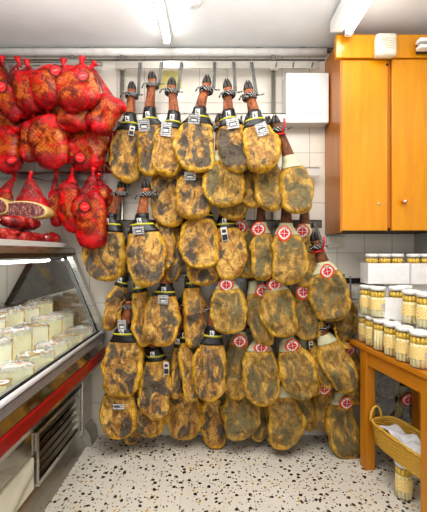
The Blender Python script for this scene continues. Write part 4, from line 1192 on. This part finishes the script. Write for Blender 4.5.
# basket
def basket():
    BL, BW, BH = .40, .17, .12      # along the table, across, height
    bz = .205
    o = Vector((.935, 2.03, bz))
    r = empty('wicker_basket', o, 'long golden wicker basket with loop handle under the table', 'basket', None, (0, 0, math.radians(13)))
    def outline(t, n=64):        # rounded rectangle growing to the rim
        g = 1+.10*t; pts = []
        cx_, cy_ = BW/2, -BL/2; a_, b_ = BW/2*g, BL/2*g
        for k in range(n):
            w = 2*PI*k/n; c, s = math.cos(w), math.sin(w)
            pts.append((cx_ + a_*math.copysign(abs(c)**.45, c), cy_ + b_*math.copysign(abs(s)**.45, s)))
        return pts
    wv = MB(); rows = 12
    for j in range(rows):
        t = j/(rows-1); zz = .008 + (BH-.012)*t; pts = outline(t)
        path = []
        for k in range(len(pts)+1):
            x, y = pts[k % len(pts)]; d = .0028*(1 if (k+j) % 2 else -1)
            dx, dy = x-BW/2, y+BL/2; L = math.hypot(dx, dy)
            path.append((x+dx/L*d, y+dy/L*d, zz))
        wv.tube(path, .0048, 5, cap=False)
    p0, p1 = outline(0), outline(1)
    for k in range(0, 64, 2): wv.tube([(*p0[k], 0), (*p1[k], BH)], .003, 5)
    wv.build('woven_sides', M['wicker'], r, True)
    MB().prism(outline(0), 0, .006, 'z').build('basket_base', M['wicker'], r)
    rim = outline(1.05); rb = MB()
    for ph in (0, PI):
        rb.tube([(rim[k % 64][0]+.004*math.cos(k*1.6+ph), rim[k % 64][1], BH+.004*math.sin(k*1.6+ph)) for k in range(65)], .006, 6, cap=False)
    rb.build('braided_rim', M['wicker'], r, True)
    hd = MB()
    for ph in (0, 2.1, 4.2):
        hd.tube([(BW*.26 + (BW*.22)*math.cos(t)+.004*math.cos(9*t+ph), .012+.004*math.sin(9*t+ph), BH-.006+.085*math.sin(t)) for t in np.linspace(0, PI, 26)], .0052, 6)
    hd.build('loop_handle', M['wicker'], r, True)
    pp = MB(); n = 14; vs = []
    for a in range(n):
        for b_ in range(n):
            x, y = .025+(BW-.05)*a/(n-1), -.03-(BL-.06)*b_/(n-1)
            vs.append((x, y, BH-.022+.030*noise.noise(Vector((x*14, y*14, 3)))))
    fs = [(a*n+b_, a*n+b_+1, (a+1)*n+b_+1, (a+1)*n+b_) for a in range(n-1) for b_ in range(n-1)]
    base = [(x, y, .008) for x, y, _ in vs]
    pp.add(vs, fs)
    q = pp.build('crumpled_paper', M['paper']); q.location = o; q.rotation_euler = (0, 0, math.radians(13))
    sd = q.modifiers.new('thickness', 'SOLIDIFY'); sd.thickness = .003
    tag(q, 'crumpled white paper lying inside the wicker basket', 'paper')
basket()
r = empty('white_crate', (1.20, 2.0, 0), 'plain white box on the floor behind the jar carrying the basket', 'box')
MB().box(-.06, .20, 0, .17, 0, .2035, .004).build('box_body', M['card'], r)
MB().box(-.05, .19, -.002, 0, .15, .19).build('box_flap', M['card'], r)

# ------------------------------------------------------------------ lights and camera
def area(name, loc, rot, sx, sy, power, col=(1, 1, 1)):
    l = bpy.data.lights.new(name, 'AREA'); l.shape = 'RECTANGLE'; l.size = sx; l.size_y = sy; l.energy = power; l.color = col
    o = bpy.data.objects.new(name, l); COL.objects.link(o); o.location = loc; o.rotation_euler = rot; return o
area('overhead_fill_light', (0, .7, 2.74), (0, 0, 0), 2.2, 1.7, 58, (1, .97, .93))  # soft unseen area light, added for light from above
area('shop_front_daylight', (.2, -2.3, 1.5), (PI/2, 0, 0), 3.0, 2.2, 30, (1, .985, .97))
area('ceiling_fill_light', (-.2, .9, 2.25), (PI, 0, 0), 2.4, 2.0, 26, (1, .985, .97))  # unseen light facing up, added to brighten the ceiling
W_ = bpy.data.worlds.new('shop_world'); SC.world = W_; W_.use_nodes = True
W_.node_tree.nodes['Background'].inputs[0].default_value = (.92, .95, 1, 1); W_.node_tree.nodes['Background'].inputs[1].default_value = .32
cam = bpy.data.cameras.new('camera'); co = bpy.data.objects.new('camera', cam); COL.objects.link(co)
co.location = (0, 0, CZ); co.rotation_euler = (PI/2, 0, 0)
cam.sensor_fit = 'VERTICAL'; cam.sensor_height = 36; cam.lens = F*36/512; cam.shift_y = -(256-CY)/512; cam.shift_x = -(CX-213.5)/512; cam.clip_start = .02
SC.camera = co
SC.view_settings.view_transform = 'Standard'; SC.view_settings.look = 'Medium High Contrast'; SC.view_settings.exposure = 0
